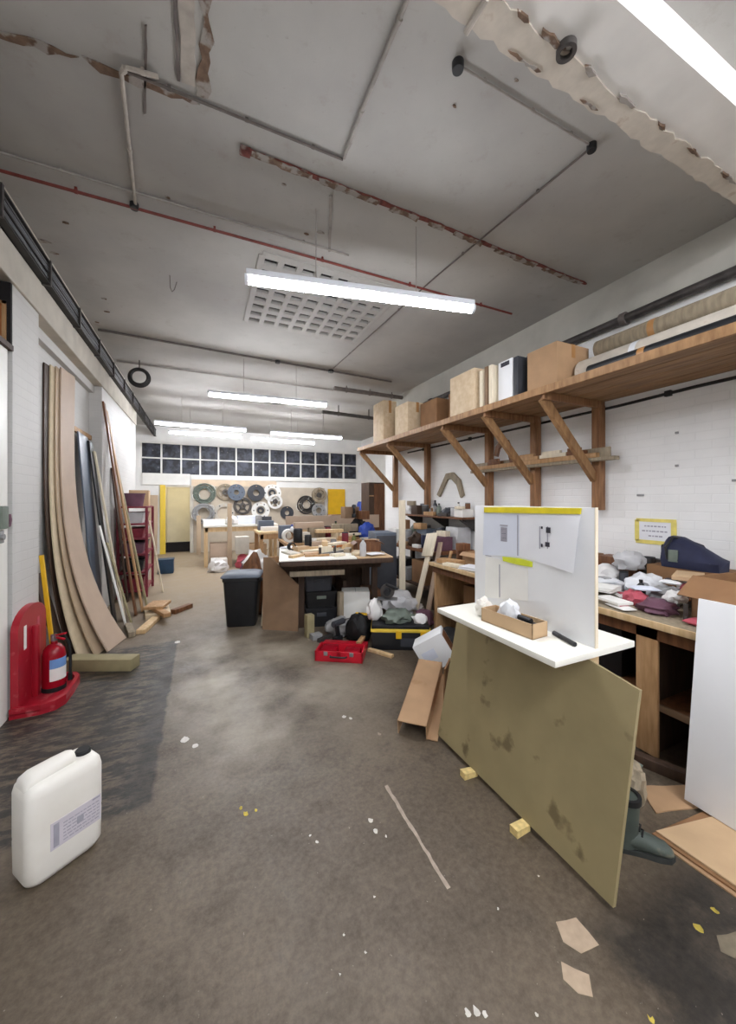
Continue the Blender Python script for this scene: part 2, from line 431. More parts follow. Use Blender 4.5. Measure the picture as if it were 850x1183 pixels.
for i, (px, py, r, m) in enumerate([(806,1072,.025,'yellow_chalk'),(826,1052,.02,'yellow_chalk'),(752,1178,.014,'yellow_chalk'),(284,940,.024,'yellow_chalk'),(296,936,.016,'yellow_chalk'),(278,934,.014,'yellow_chalk'),
      (428,948,.02,'white_chalk'),(434,960,.022,'white_chalk'),(446,966,.012,'white_chalk'),(540,1170,.016,'white_chalk'),(550,1169,.018,'white_chalk'),(560,1172,.012,'white_chalk'),(393,1126,.006,'white_chalk'),
      (397,1080,.006,'white_chalk'),(422,1100,.006,'white_chalk'),(432,1036,.006,'white_chalk'),(620,1172,.007,'white_chalk'),(575,1050,.006,'white_chalk'),(622,1012,.007,'white_chalk'),(213,855,.05,'white_chalk'),(225,862,.03,'white_chalk'),
      (205,742,.06,'white_chalk'),(397,828,.025,'white_chalk'),(358,965,.008,'white_chalk'),(366,973,.01,'white_chalk'),(405,830,.02,'white_chalk'),(438,848,.02,'pinkish_line')]):
    x, y, _ = at(px, py, 0); floor_mark(blob(x, y, r*.62, 8, i, 1, 1.3), m, .003, i, .01)
a, b = at(446,908,0), at(518,1026,0)
floor_mark([(a[0]-.009,a[1]), (a[0]+.009,a[1]), (b[0]+.007,b[1]), (b[0]-.007,b[1])], 'pinkish_line', .003, 5, .03)

# walls
struct('wall_right', MB().ext((3.8,-4.2,0), (4.0,7.4,CZ)), 'wall_x')
struct('trim_6', MB().ext((3.785,-4.0,3.42), (3.80,7.4,CZ)), 'wall_band_grey', 'grey band along the top of the right wall')  # upper wall strip in a greyer tone than the brick below
struct('wall_right_return', MB().ext((4.0,7.2,0), (5.6,7.4,CZ)), 'wall_y')
struct('wall_right_far', MB().ext((5.4,7.4,0), (5.6,12.5,CZ)), 'plaster_white')
struct('wall_front', MB().ext((-2.3,-4.2,0), (3.8,-4.0,CZ)), 'wall_y')
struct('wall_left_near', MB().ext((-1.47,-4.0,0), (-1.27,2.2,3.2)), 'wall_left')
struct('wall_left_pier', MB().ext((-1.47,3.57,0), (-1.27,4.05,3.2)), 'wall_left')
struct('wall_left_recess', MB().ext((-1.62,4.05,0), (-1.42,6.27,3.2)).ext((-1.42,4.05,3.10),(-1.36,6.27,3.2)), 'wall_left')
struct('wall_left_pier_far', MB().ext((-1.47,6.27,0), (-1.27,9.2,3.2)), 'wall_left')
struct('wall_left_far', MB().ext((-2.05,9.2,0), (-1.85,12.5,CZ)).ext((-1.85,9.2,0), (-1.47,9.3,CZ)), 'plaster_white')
struct('trim_1', MB().ext((-1.9,-4.0,3.2), (-1.25,9.2,CZ), bev=.01), 'plaster_cream', 'cream plastered beam over the left wall under the black cable tray')
# dark opening over the white door on the left, its unlit depth put into the colour
struct('wall_left_void', MB().ext((-2.1,2.2,0), (-2.0,3.57,3.2)).ext((-2.0,3.56,0), (-1.47,3.62,3.2)), 'dark_void')
dr = struct('door_1', MB().ext((-1.33,2.22,0), (-1.285,3.535,2.70), bev=.004), 'white_paint', 'white boarded door at the left edge with a lock box')
MB().ext((-1.34,2.2,2.70),(-1.26,3.56,2.74)).build('door_head', 'wood_dark', dr)
lk = MB().ext((-1.285,3.33,1.40),(-1.235,3.425,1.56), bev=.012).build('lock_box', 'grey_green', dr)
MB().tube([(-1.26,3.41,1.42),(-1.25,3.46,1.42),(-1.25,3.475,1.46),(-1.255,3.47,1.50)], .012).build('door_handle', 'plum', dr)
MB().ext((-1.285,3.34,1.30),(-1.26,3.42,1.39), bev=.006).cyl((-1.26,3.38,1.345),(-1.245,3.38,1.345),.02).build('door_lock', 'grey', dr)
MB().ext((-1.47,3.545,2.74),(-1.272,3.569,3.2)).build('transom_jamb', 'dark_void', dr, smooth=0)  # dark sheet over the pier side, standing in for the opening's shade
MB().ext((-1.44,3.53,2.76),(-1.315,3.545,3.03)).build('transom_panel', 'wood_orange', dr, smooth=0)
MB().ext((-1.315,3.525,2.76),(-1.295,3.545,3.05)).ext((-1.44,3.525,3.03),(-1.295,3.545,3.05)).build('transom_frame', 'wood_tan', dr, smooth=0)
# back wall around the doorway, yellow door and window band
bw = MB()
bw.ext((-2.05,12.5,0), (-1.1,12.7,2.36)).ext((-.24,12.5,0), (5.6,12.7,2.36)).ext((-1.1,12.5,2.05), (-.24,12.7,2.36)).ext((-2.05,12.5,3.32), (5.6,12.7,CZ))
bw.ext((-2.05,12.5,2.36),(-1.6,12.7,3.32)).ext((5.25,12.5,2.36),(5.6,12.7,3.32))
struct('wall_back', bw, 'plaster_white')
wn = struct('window_1', MB().ext((-1.6,12.60,2.36), (5.25,12.64,3.32)), 'panes', 'long band of dark mezzanine windows along the top of the back wall')
fr = MB(); NC = 13
for k in range(NC+1):
    x = -1.6 + 6.85*k/NC; fr.ext((x-.022,12.52,2.36), (x+.022,12.60,3.32))
for z in (2.37, 2.86, 3.31): fr.ext((-1.6,12.53,z-.018), (5.25,12.60,z+.018))
fr.build('window_frame', 'white_paint', wn, smooth=0)
struct('trim_2', MB().ext((-1.55,12.42,2.06), (-.30,12.5,2.40), bev=.01), 'white_paint', 'bright white boxed beam over the doorway in the back wall')
struct('trim_3', MB().ext((-.28,12.44,2.24), (5.2,12.5,2.36), bev=.008), 'white_paint', 'white sill board under the dark windows')
struct('trim_4', MB().ext((-.26,12.46,2.04), (2.3,12.5,2.24), bev=.005), 'plaster_peach', 'peach coloured board strip over the hanging rings')
d2 = struct('door_2', MB().ext((4.10,12.44,.0), (4.74,12.49,2.0), bev=.006), 'yellow_paint', 'yellow door at the right end of the back wall')
MB().lathe([(0,0),(.03,.0),(.03,.03),(.018,.04),(.018,.06),(0,.06)], rot=(90,0,0), c=(4.18,12.44,1.0)).build('door_handle', 'steel', d2)
d3 = struct('door_3', MB().ext((-1.1,12.44,0),(-.96,12.52,2.06)), 'yellow_frame', 'doorway with a yellow left jamb in the back wall')
MB().ext((-.30,12.44,0),(-.22,12.52,2.06)).ext((-.96,12.44,2.0),(-.30,12.52,2.06)).build('door_jamb', 'plaster_cream', d3)
struct('wall_corridor', MB().ext((-1.4,12.7,0),(-1.1,15.2,2.5)).ext((-.24,12.7,0),(0,15.2,2.5)).ext((-1.4,15.0,0),(0,15.2,2.5)).ext((-1.4,12.7,2.4),(0,15.2,2.6)), 'cream_corridor')
struct('trim_5', MB().ext((-.985,12.85,0),(-.245,12.95,.30), bev=.006), 'dark_void', 'dark step in the yellow framed doorway')
struct('ceiling_corridor_light', MB().ext((-.85,13.6,2.36),(-.5,14.2,2.4), bev=.006), 'corridor_light')

# ceiling with an opening for the pavement light grid, and a downstand beam
GX0, GX1, GY0, GY1 = .50, 1.92, 3.38, 4.72
ce = struct('ceiling', MB().ext((-2.1,-4.2,CZ),(5.6,GY0,CZ+.15)).ext((-2.1,GY1,CZ),(5.6,12.7,CZ+.15)).ext((-2.1,GY0,CZ),(GX0,GY1,CZ+.15)).ext((GX1,GY0,CZ),(5.6,GY1,CZ+.15)), 'ceiling')
gr = MB(); nx, ny = 8, 8
fw = .055
for k in range(nx+1):
    x = GX0 + (GX1-GX0)*k/nx; gr.ext((x-.03,GY0,CZ-.012),(x+.03,GY1,CZ+.03), bev=.008)
for k in range(ny+1):
    y = GY0 + (GY1-GY0)*k/ny; gr.ext((GX0,y-.045,CZ-.010),(GX1,y+.045,CZ+.028), bev=.008)
pl = struct('ceiling_grid', gr, 'ceiling', 'square coffered pavement light grid set in the ceiling', smooth=30)
MB().ext((GX0-.02,GY0-.02,CZ+.03),(GX1+.02,GY1+.02,CZ+.1)).build('grid_glass', 'dark_void', pl)
bm_ = struct('ceiling_beam', MB().ext((-1.18,.937,3.62),(3.8,1.24,CZ)), 'beam_white', 'concrete downstand beam crossing the ceiling near the camera')
# ragged plaster strip along the far lower edge of the beam
MB().prism(ragged([(.6,1.14),(1.2,1.13),(1.9,1.15),(3.79,1.16),(3.79,1.25),(.6,1.25)], .012, 3, .05), .012, (0,0,3.611)).build('plaster_strip', 'plaster_old', bm_, smooth=0)
ch = MB()
rnd = random.Random(11)
for (x, y, rx, ry) in [(x_,y_,a_*.75,b_*.62) for x_,y_,a_,b_ in [(1.05,1.12,.07,.012),(1.22,1.125,.05,.018),(1.40,1.13,.1,.02),(1.66,1.14,.05,.02),(1.95,1.15,.09,.018),(2.25,1.15,.05,.015),(2.6,1.155,.1,.012),(3.0,1.16,.12,.012),(3.4,1.16,.12,.012),(1.35,1.238,.14,.01),(1.8,1.24,.09,.008)]]:
    ch.prism(ragged([(x-rx,y-ry*.4),(x-rx*.3,y-ry),(x+rx*.5,y-ry*.8),(x+rx,y),(x+rx*.4,y+ry),(x-rx*.5,y+ry*.8)], .006, int(x*100), .02), .014, (0,0,3.607))
ch.build('chipped_render', 'brown_render', bm_, smooth=0)
x, y, _ = at(654,54,3.62)
MB().annulus((x,y,3.59), .026, .042, .04).build('pipe_stub', 'steel_dark', bm_)
MB().tube([at(538,38,3.60), at(562,-2,3.60)], .013).build('conduit_stub', 'pale_channel', bm_)
# exposed render patches and channels in the ceiling
def ceil_patch(name, pts, m, h=.008, amp=.012, seed=2, step=.05):
    MB().prism(ragged(pts, amp, seed, step), h+.004, (0,0,CZ-h)).build(name, m, ce, smooth=0)
ceil_patch('exposed_render', [(-1.24,2.275),(-.9,2.27),(-.55,2.25),(-.58,2.28),(-.95,2.31),(-1.24,2.30)], 'brown_render')
ceil_patch('exposed_render', [(-.53,2.25),(-.1,2.225),(.0,2.24),(-.2,2.275),(-.48,2.28)], 'brown_render', seed=4)
ceil_patch('exposed_render', [(-.015,1.2),(.035,1.2),(.045,1.75),(.04,2.2),(-.015,2.22),(.0,1.9)], 'brown_render', amp=.016, seed=5)
ceil_patch('plaster_channel', [(-.10,1.2),(-.085,1.2),(-.10,2.16),(-.115,2.16)], 'conduit_dark', amp=.004, seed=6)
ceil_patch('plaster_channel', [(-.075,1.2),(-.02,1.2),(-.025,2.16),(-.095,2.16)], 'pale_channel', amp=.006, seed=7, h=.006)
ceil_patch('plaster_channel', [at(167,28,CZ)[:2], at(170,28,CZ)[:2], at(169,130,CZ)[:2], at(166,130,CZ)[:2]], 'conduit_dark', amp=.002, seed=8)
ceil_patch('plaster_channel', [at(380,226,CZ)[:2], at(384,226,CZ)[:2], at(382,290,CZ)[:2], at(379,290,CZ)[:2]], 'conduit_grey', amp=.003, seed=9)
for i, (px, py, r) in enumerate([(62,292,.03),(76,257,.025),(48,278,.05),(120,345,.03),(124,360,.03),(112,372,.02),(370,268,.03),(328,213,.02),(194,228,.02),(354,270,.02),(596,92,.012),(525,122,.012)]):
    x, y, _ = at(px, py, CZ); ceil_patch('old_fixing', blob(x, y, r, 7, i, 1.2, .6), 'brown_render', .006, .002, i)

# ceiling-fixed services, each a thing of its own
def run(name, label, pts, r, m, cat='pipe', group=None, boxes=(), clips=3):
    t = thing(name, label, cat, pts[0], group=group)
    o = Vector(pts[0]); P = [Vector(p)-o for p in pts]
    MB().tube(P, r).build('pipe_run', m, t)
    for k in range(clips):
        i = min(len(P)-2, int((k+.5)/clips*(len(P)-1))); f = (k+.5)/clips*(len(P)-1)-i
        p = P[i].lerp(P[i+1], f); d = (P[i+1]-P[i]).normalized()
        if abs(d.z) > .5: continue
        q = MB().cyl(p-d*.01, p+d*.01, r*1.25)
        q.ext((p.x-.008, p.y-.008, p.z), (p.x+.008, p.y+.008, max(p.z+.01, CZ-o.z)))
        q.build('clip', m, t)
    for (bp, br) in boxes:
        p = Vector(bp)-o; MB().lathe([(0,0),(br*.9,0),(br,.01),(br,.04),(0,.04)], c=(p.x,p.y,CZ-.04-o.z)).build('junction_box', 'black_plastic', t)
    return t
run('ceiling_conduit', 'thin grey conduit running across the ceiling through the brown render patch', [(-.35,2.215,3.785),(.83,2.22,3.79)], .008, 'conduit_dark', 'conduit')
run('ceiling_conduit', 'grey conduit running away from the camera left of the beam', [(.82,1.25,3.785),(.82,1.9,3.785),(.83,2.2,3.785)], .012, 'conduit_grey', 'conduit')
run('ceiling_conduit', 'pale bent conduit pair dropping back to the red pipe', [(-.20,2.17,3.78),(-.34,2.19,3.78),(-.37,2.23,3.78),(-.44,3.18,3.785)], .011, 'pale_channel', 'conduit')
run('red_pipe', 'long thin red pipe crossing the ceiling in front of the first lamp', [(-1.25,3.205,3.77),(1.0,3.2,3.77),(3.3,3.215,3.775)], .011, 'red_pipe', 'pipe', boxes=[((-.45,3.2,3.77),.03)], clips=5)
run('ceiling_conduit', 'thin grey conduit parallel to the red ceiling pipe', [(-1.25,3.06,3.785),(1.2,3.06,3.785)], .008, 'conduit_grey', 'conduit')
run('ceiling_conduit', 'dark straight conduit leading back from the black ceiling box', [(2.2,1.5,3.785),(2.09,3.0,3.785),(2.0,5.8,3.79)], .007, 'conduit_dark', 'conduit', boxes=[((2.2,1.5,3.78),.028)], clips=4)
run('ceiling_conduit', 'pale thin conduit between the round ceiling rose and the black box', [(1.176,1.497,3.79),(1.7,1.5,3.79),(2.17,1.5,3.79)], .006, 'conduit_grey', 'conduit', boxes=[((1.176,1.497,3.79),.03)])
run('ceiling_conduit', 'dark conduit crossing the ceiling between the first and second lamps', [(-1.2,5.72,3.785),(1.0,5.86,3.785),(3.2,6.0,3.785)], .014, 'conduit_dark', 'conduit', boxes=[((2.0,5.92,3.78),.05),((1.1,5.87,3.78),.04)], clips=5)
run('ceiling_conduit', 'short dark conduit near the ceiling just past the second lamp', [(.5,7.9,3.7),(1.5,8.1,3.7),(1.75,7.9,3.7)], .02, 'conduit_dark', 'conduit', clips=3)
run('ceiling_conduit', 'dark conduit over the far end of the high shelf', [(2.3,6.6,3.72),(3.79,6.63,3.72)], .04, 'conduit_dark', 'conduit', clips=3)
run('ceiling_conduit', 'dark pipe crossing the ceiling behind the far lamps', [(2.5,8.0,3.6),(4.9,8.2,3.6)], .04, 'steel_dark', 'conduit', clips=3)
run('ceiling_conduit', 'thin conduit crossing above the second lamp', [(-1.2,6.9,3.785),(2.4,6.95,3.785)], .012, 'conduit_grey', 'conduit', clips=4)
# rusted steel channel
t = thing('rusted_channel', 'flaking rust red steel channel across the ceiling before the first lamp', 'channel', (.235,2.42,3.8))
q = MB().prism(ragged([(0,-.022),(1.2,-.006),(3.32,.05),(3.32,.07),(1.2,.022),(0,.014)], .005, 21, .05), .014, (0,0,-.014)); q.build('channel_web', 'red_rust', t, smooth=0)
q = MB()
for k, (x0, x1) in enumerate([(.05,.45),(.5,.95),(1.05,1.3),(1.4,1.55),(1.65,1.95),(2.1,2.6),(2.7,3.25)]):
    q.prism(ragged([(x0,-.03+.024*x0),(x1,-.03+.024*x1),(x1,.012+.024*x1),(x0,.012+.024*x0)], .008, k, .04), .006, (0,0,-.0195))
q.build('rust_flake', 'brown_render', t, smooth=0)
MB().ext((-.015,-.032,-.03),(.05,.022,0), bev=.006).build('end_cap', 'red_rust', t)
# cable tray on the left beam
t = thing('cable_tray', 'long black cable tray running along the top of the left wall', 'cable tray', (-1.25,0,3.47))
MB().ext((0,.2,0),(.012,12.4,.2)).ext((0,.2,0),(.06,12.4,.012)).ext((0,.2,.19),(.06,12.4,.202)).build('tray_channel', 'tray_dark', t, smooth=0)
rnd = random.Random(4)
for k in range(6):
    zz = .03+.028*k
    MB().tube([(.03+.012*rnd.random(), .2+j*.61, zz+rnd.uniform(-.007,.007)) for j in range(21)], .012, 8).build('cable', 'cable_black' if k % 2 else 'charcoal', t)
for k in range(14):
    MB().ext((-.006,.6+.86*k,-.01),(.066,.63+.86*k,.21)).build('tray_bracket', 'steel_dark', t, smooth=0)
# coil of cable under the ceiling
t = thing('cable_coil', 'round coil of black cable hanging under the ceiling by the left wall', 'cable coil', (-.88,6.75,3.53))
q = MB()
for k in range(5): q.torus((0,-.04+.02*k,rnd.uniform(-.008,.008)), .115+.014*(k % 3), .016, 26, 8, rot=(90,0,0))
q.build('coil', 'cable_black', t)
MB().tube([(0,0,.13),(0,0,.271)], .008).build('hook', 'steel_dark', t)
solo('ceiling_wire', 'thin bent loop of wire hanging from the ceiling left of the first lamp', 'wire', MB().tube([(0,0,0),(.005,0,-.12),(.02,.01,-.15),(.04,.02,-.12),(.06,.02,-.04)], .004, 6), 'conduit_dark', (at(196,318,CZ)[0],at(196,318,CZ)[1],CZ))

# ------------------------------------------------------------------ lamps
def make_lamp(a, b, label, hw=.038, z0=.014):
    a, b = Vector(a), Vector(b); d = b-a; L = d.length
    t = thing('tube_lamp', label, 'lamp', (a+b)/2, math.degrees(math.atan2(d.y, d.x)), group='tube lamps hanging in rows')
    dz = CZ - t.location.z
    MB().cyl((-L/2+.02,0,0),(L/2-.02,0,0), .036, n=20).build('diffuser', 'tube_light', t)
    for s in (-1, 1):
        MB().lathe([(0,0),(.03,0),(.038,.008),(.038,.03),(0,.03)], c=(s*(L/2-.03) - s*0,0,0), rot=(0,90*s,0)).build('end_cap', 'lamp_white', t)
        MB().tube([(s*L*.22,0,.05),(s*L*.22,0,dz)], .0035, 6).build('hanging_wire', 'conduit_grey', t)
    MB().ext((-L/2+.01,-hw,z0),(L/2-.01,hw,.056), bev=.006).build('housing', 'lamp_white', t)
    return t
make_lamp((.29,2.786,3.2),(2.076,2.436,3.2), 'nearest bright tube lamp hanging under the ceiling grid', .044, .010)
make_lamp((.09,6.03,3.2),(1.93,5.91,3.2), 'second bright tube lamp, alone halfway down the room')
make_lamp((-.88,8.70,3.2),(.95,8.78,3.2), 'left tube lamp of the far rows, the nearer and longer looking one')
make_lamp((-.69,9.80,3.2),(.94,9.72,3.2), 'left tube lamp of the far rows, just below and behind the longer looking one')
make_lamp((1.49,8.90,3.2),(3.30,8.88,3.2), 'right tube lamp of the far rows, the upper one')
make_lamp((1.18,10.0,3.2),(2.90,10.0,3.2), 'right tube lamp of the far rows, the lowest one close above the windows')
make_lamp((.3,-.6,3.2),(2.1,-.7,3.2), 'tube lamp above and behind the camera', .055, .002)
make_lamp((1.5,-.35,3.70),(3.3,-.35,3.70), 'tube lamp just behind the camera by the right wall')
make_lamp((-.6,-1.9,3.2),(1.2,-1.9,3.2), 'added unseen tube lamp behind the camera, at its left', .055, .002)  # added out of view to brighten the right wall
make_lamp((.2,-2.8,3.2),(2.0,-2.8,3.2), 'added unseen tube lamp farthest behind the camera', .055, .002)  # another tube added out of view for more light from behind
# ------------------------------------------------------------------ high shelf on the right wall
t = thing('braced_shelf', 'long high timber shelf on braced posts along the right wall', 'shelf', (2.88,.2,2.6))
for k in range(4):
    x0 = .02 + k*.225
    MB().ext((x0,0,.015),(x0+.215,6.65,.05), bev=.004).build('shelf_board', 'wood_shelf', t)
MB().ext((-.01,0,-.015),(.02,6.65,.055), bev=.004).build('front_rail', 'wood_brace', t)
for y in (.5, 2.264, 3.044, 3.838, 5.398, 6.62-.02):
    MB().ext((.79,y-.04,-1.10 if y < 3 else -1.15),(.888,y+.04,-.03), bev=.004).build('post', 'wood_post', t)
    MB().ext((.02,y-.035,-.06),(.888,y-.0,.012), bev=.003).build('bracket_arm', 'wood_post', t)
    a, b = Vector((.06,y+.02,-.03)), Vector((.81,y+.02,-.78))
    d = b-a
    MB().box((a+b)/2, (d.length,.05,.085), rot=(0,math.degrees(math.atan2(-d.z, d.x)),0), bev=.004).build('brace', 'wood_brace', t)
# timber lying in the crook between the braces and the posts
RZ = 1.993
for (x, z, dx, y0, y1, dz, m, lab) in [(3.587,RZ,.076,2.22,4.28,.035,'wood_grey','grey plank, lowest of the timber stored behind the braces of the high shelf'),
      (3.582,RZ+.036,.06,2.4,4.18,.05,'wood_tan','tan batten lying on the grey plank behind the shelf braces'),
      (3.646,RZ+.036,.018,2.3,4.3,.10,'wood_grey','thin grey board on edge against the posts under the high shelf')]:
    solo('timber_plank', lab, 'plank', MB().ext((0,0,0),(dx,y1-y0,dz), bev=.003), m, (x,y0,z), group='timber lengths stored under the high shelf')
for i, (x, y, z, rz, L, m, lab) in enumerate([(3.605,2.90,RZ+.087,2,.55,'wood_cream','pale offcut on the stored timber, between the two nearest shelf posts'),(3.605,2.62,RZ+.087,-2,.34,'wood_brown','dark offcut at the near end of the timber stored under the high shelf'),
       (3.605,3.15,RZ+.087,1,.5,'wood_tan','tan offcut in the middle of the timber stored under the high shelf'),(3.605,3.8,RZ+.087,-2,.42,'wood_brown','brown offcut at the far end of the timber stored under the high shelf')]):
    q = MB().box((0,0,.02),(.06,L*.6,.04), rot=(0,0,rz), bev=.004).box((.005,.03,.058),(.045,L*.4,.036), rot=(0,0,rz+4), bev=.003)
    solo('timber_offcut', lab, 'offcut', q, m, (x,y,z))
# curved offcut standing at a rack post
q = MB().prism([(-.14,0),(-.09,0),(-.03,.2),(.03,.25),(.1,.2),(.13,.1),(.19,.12),(.16,.24),(.06,.33),(-.05,.3),(-.1,.2)], .03, rot=(90,0,90))
solo('curved_offcut', 'curved brown timber piece standing on the timber stored under the high shelf', 'offcut', q, 'wood_brown', (3.59,3.62,RZ+.087))
# chevron wooden hook
q = MB().prism([(-.34,-.20),(-.27,-.24),(-.05,.05),(.05,.06),(.20,-.05),(.30,-.26),(.37,-.22),(.28,.03),(.10,.16),(-.08,.15)], .04, rot=(90,0,-90))
solo('wooden_chevron', 'bent wooden chevron bracket fixed to the white wall under the high shelf', 'bracket', q, 'wood_grey', (3.80,5.03,1.90))

SZ = 2.65
def closed_box(name, label, cat, loc, d, m, tape=None, rz=0, group=None, flaps=False):
    t = thing(name, label, cat, loc, rz, group)
    x, y, z = d
    MB().ext((-x/2,-y/2,0),(x/2,y/2,z), bev=min(.006, z*.1)).build('box_body', m, t)
    MB().ext((-.0015,-y/2+.002,z-.002),(.0015,y/2-.002,z+.0012)).build('lid_seam', 'ink', t, smooth=0)
    if tape: MB().ext((-.025,-y/2-.0015,z*.7),(.025,y/2+.0015,z+.0018)).build('tape', tape, t, smooth=0)
    return t
def open_box(name, label, cat, loc, d, m, rz=0, flap=.35, group=None, rot=None):
    """carton with thin walls and folded-out flaps"""
    t = thing(name, label, cat, loc, rz, group, rot)
    x, y, z = d; w_ = .006
    q = MB().ext((-x/2,-y/2,0),(x/2,y/2,w_)).ext((-x/2,-y/2,0),(-x/2+w_,y/2,z)).ext((x/2-w_,-y/2,0),(x/2,y/2,z)).ext((-x/2,-y/2,0),(x/2,-y/2+w_,z)).ext((-x/2,y/2-w_,0),(x/2,y/2,z))
    q.build('box_body', m, t, smooth=0)
    if flap:
        for s in (-1, 1):
            f = x*flap
            MB().box((s*(x/2+f*.38), 0, z-f*.28), (f,y*.96,.005), rot=(0,s*38,0)).build('flap', m, t, smooth=0)
    return t
closed_box('carton', 'narrow tall pale carton at the far end of the high shelf', 'box', (3.06,6.0,SZ), (.26,.42,.72), 'osb', 'brown_tape')
closed_box('carton', 'squat pale carton on the high shelf, second from the far end', 'box', (3.16,5.25,SZ), (.36,.42,.52), 'osb', 'brown_tape')
closed_box('carton', 'dark brown low carton on the high shelf behind the squat pale one', 'box', (3.40,4.72,SZ), (.5,.44,.46), 'cardboard_dark')
closed_box('carton', 'brown carton set back on the high shelf beside the big pale box', 'box', (3.50,4.22,SZ), (.4,.4,.5), 'cardboard_dark')
closed_box('carton', 'big pale wooden looking carton on the middle of the high shelf', 'box', (3.09,3.62,SZ), (.38,.46,.50), 'osb', 'brown_tape')
for k, (x, y, h, m, lab) in enumerate([(3.07,3.29,.43,'wood_cream','pale upright board on the high shelf, next to the big pale carton'),(3.07,3.21,.45,'mdf_brown','brown upright board on the high shelf between pale boards'),(3.06,3.13,.44,'wood_cream','pale upright board on the high shelf beside the white box')]):
    solo('upright_board', lab, 'board', MB().ext((-.16,-.025,0),(.16,.025,h), bev=.003), m, (x,y,SZ), group=None)
t = closed_box('file_box', 'white upright file box with a dark slot on the high shelf', 'box', (3.09,2.965,SZ), (.28,.20,.44), 'white_board')
MB().ext((-.142,-.06,.38),(-.138,.06,.425)).build('slot', 'ink', t)
solo('upright_board', 'grey upright panel on the high shelf between the white box and a brown carton', 'board', MB().ext((-.15,-.03,0),(.15,.03,.43), bev=.003), 'charcoal', (3.10,2.82,SZ))
closed_box('carton', 'brown carton nearest the camera on the high shelf', 'box', (3.20,2.53,SZ), (.44,.34,.42), 'cardboard', 'brown_tape')
for k, (x, z, r, y0, y1, m, lab) in enumerate([(3.61,SZ+.16,.16,.25,2.3,'wood_grey','long tan roll lying against the wall on the high shelf'),(3.29,SZ+.13,.13,.25,2.32,'plaster_old','long pale roll lying on the high shelf, in front of the tan one'),
        (3.45,SZ+.37,.09,.25,2.28,'wood_grey','long thin tan roll lying on top of the two thick rolls on the high shelf'),(3.06,SZ+.055,.055,.3,2.1,'black_plastic','added black strip for the shade gap along the front of the rolls on the high shelf')]):  # last one: black tube added where only a dark gap shows
    t = thing('long_roll', lab, 'roll', (x,y0,z+.004))
    MB().lathe([(0,0),(r*.5,0),(r*.5,.02),(r*.8,.02),(r*.8,0),(r,0),(r,y1-y0),(r*.8,y1-y0),(r*.8,y1-y0-.02),(0,y1-y0-.02)], rot=(-90,0,0)).build('roll_body', m, t)
    for f in (.3,.75): MB().annulus((0,(y1-y0)*f,0), r*.98, r*1.012, .05, rot=(-90,0,0)).build('wrap_band', 'clear_wrap' if k == 1 else 'brown_tape', t)
# pipe and cable on the right wall
t = thing('iron_pipe', 'thick dark pipe running high along the right wall above the shelf', 'pipe', (3.74,.1,3.36))
MB().cyl((0,0,0),(0,6.6,0),.042).build('pipe_run', 'steel_dark', t)
for y in (1.0, 2.1, 3.2, 4.3, 5.4):
    MB().cyl((0,y,0),(0,y+.05,0),.06).ext((0,y,-.02),(.06,y+.05,.02)).build('pipe_bracket', 'conduit_dark', t)
t = thing('power_cable', 'black cable clipped along the right wall just beneath the high shelf', 'cable', (3.785,.1,2.555))
MB().tube([(0,.0,0),(0,1.6,-.0),(0,2.2,-.015),(0,4,-.01),(0,6.3,0)], .014).build('cable_run', 'cable_black', t)
for y in (.8,1.75,2.9,4.4,5.7): MB().ext((-.018,y,-.03),(.015,y+.05,.02), bev=.003).build('clip', 'black_plastic', t)
# paper sign with yellow tape
t = thing('paper_sign', 'paper notice edged with pale yellow tape on the white right wall', 'sign', (3.798,1.99,1.315), rot=(0,0,0))
MB().ext((-.003,-.135,-.09),(.001,.135,.09)).build('sheet', 'paper', t, smooth=0)
for (y0,y1,z0,z1) in ((-.17,.155,.085,.115),(-.15,.16,-.12,-.085),(-.172,-.13,-.09,.09),(.13,.168,-.1,.1)):
    MB().ext((-.005,y0,z0),(.001,y1,z1)).build('tape_strip', 'yellow_pale_tape', t, smooth=0)
def text_bars(parent, place, rows, width, h, m, seed):
    """rows of short strokes reading as lines of small print; place(u,v) -> local point"""
    rnd = random.Random(seed); q = MB()
    return rnd, q
rnd = random.Random(3); q = MB()
for (z, wd) in ((.045,.17),(.0,.21),(-.045,.10)):
    y = wd/2
    while y > -wd/2:
        L = rnd.uniform(.012,.03); q.ext((-.0045,y-L,z-.006),(-.002,y,z+.006)); y -= L+.008
q.build('lettering', 'faint_ink', t, smooth=0)
for i, (px, py) in enumerate([(740,572),(782,500),(782,538),(848,555)]):
    x, y, z = at_x(px, py, 3.8); solo('anchor_plug', ['small grey wall fixing left above the paper notice','small grey fixing high on the white right wall','small grey fixing at mid height of the white right wall','small grey fixing at the right edge of the white wall'][i], 'fixing', MB().ext((-.012,-.03 if i == 0 else -.012,-.01),(.002,.03 if i == 0 else .012,.01), bev=.003), 'grey', (x,y,z))

# ------------------------------------------------------------------ the stand in front: ledge, upright white panel and leaning khaki board
LZ = .905
t = thing('display_stand', 'white stand of an upright panel on a pale ledge in front of the bench', 'stand', (1.69,1.55,0))
MB().ext((-.30,-.44,LZ-.03),(.262,.43,LZ), bev=.004).build('ledge', 'white_laminate', t)
p_ = MB().ext((-.009,-.42,LZ),(.009,.41,1.565), bev=.002).build('upright_panel', 'white_board', t)
MB().ext((-.0105,-.4225,LZ),(.0105,-.4195,1.566)).build('panel_edge', 'wood_cream', p_, smooth=0)
for y in (-.40, .37):
    MB().ext((-.042,y-.02,0),(.02,y+.03,LZ-.03), bev=.003).build('leg', 'wood_pale', t)
MB().ext((-.02,-.37,.30),(.01,.35,.36), bev=.003).build('cross_rail', 'wood_pale', t)
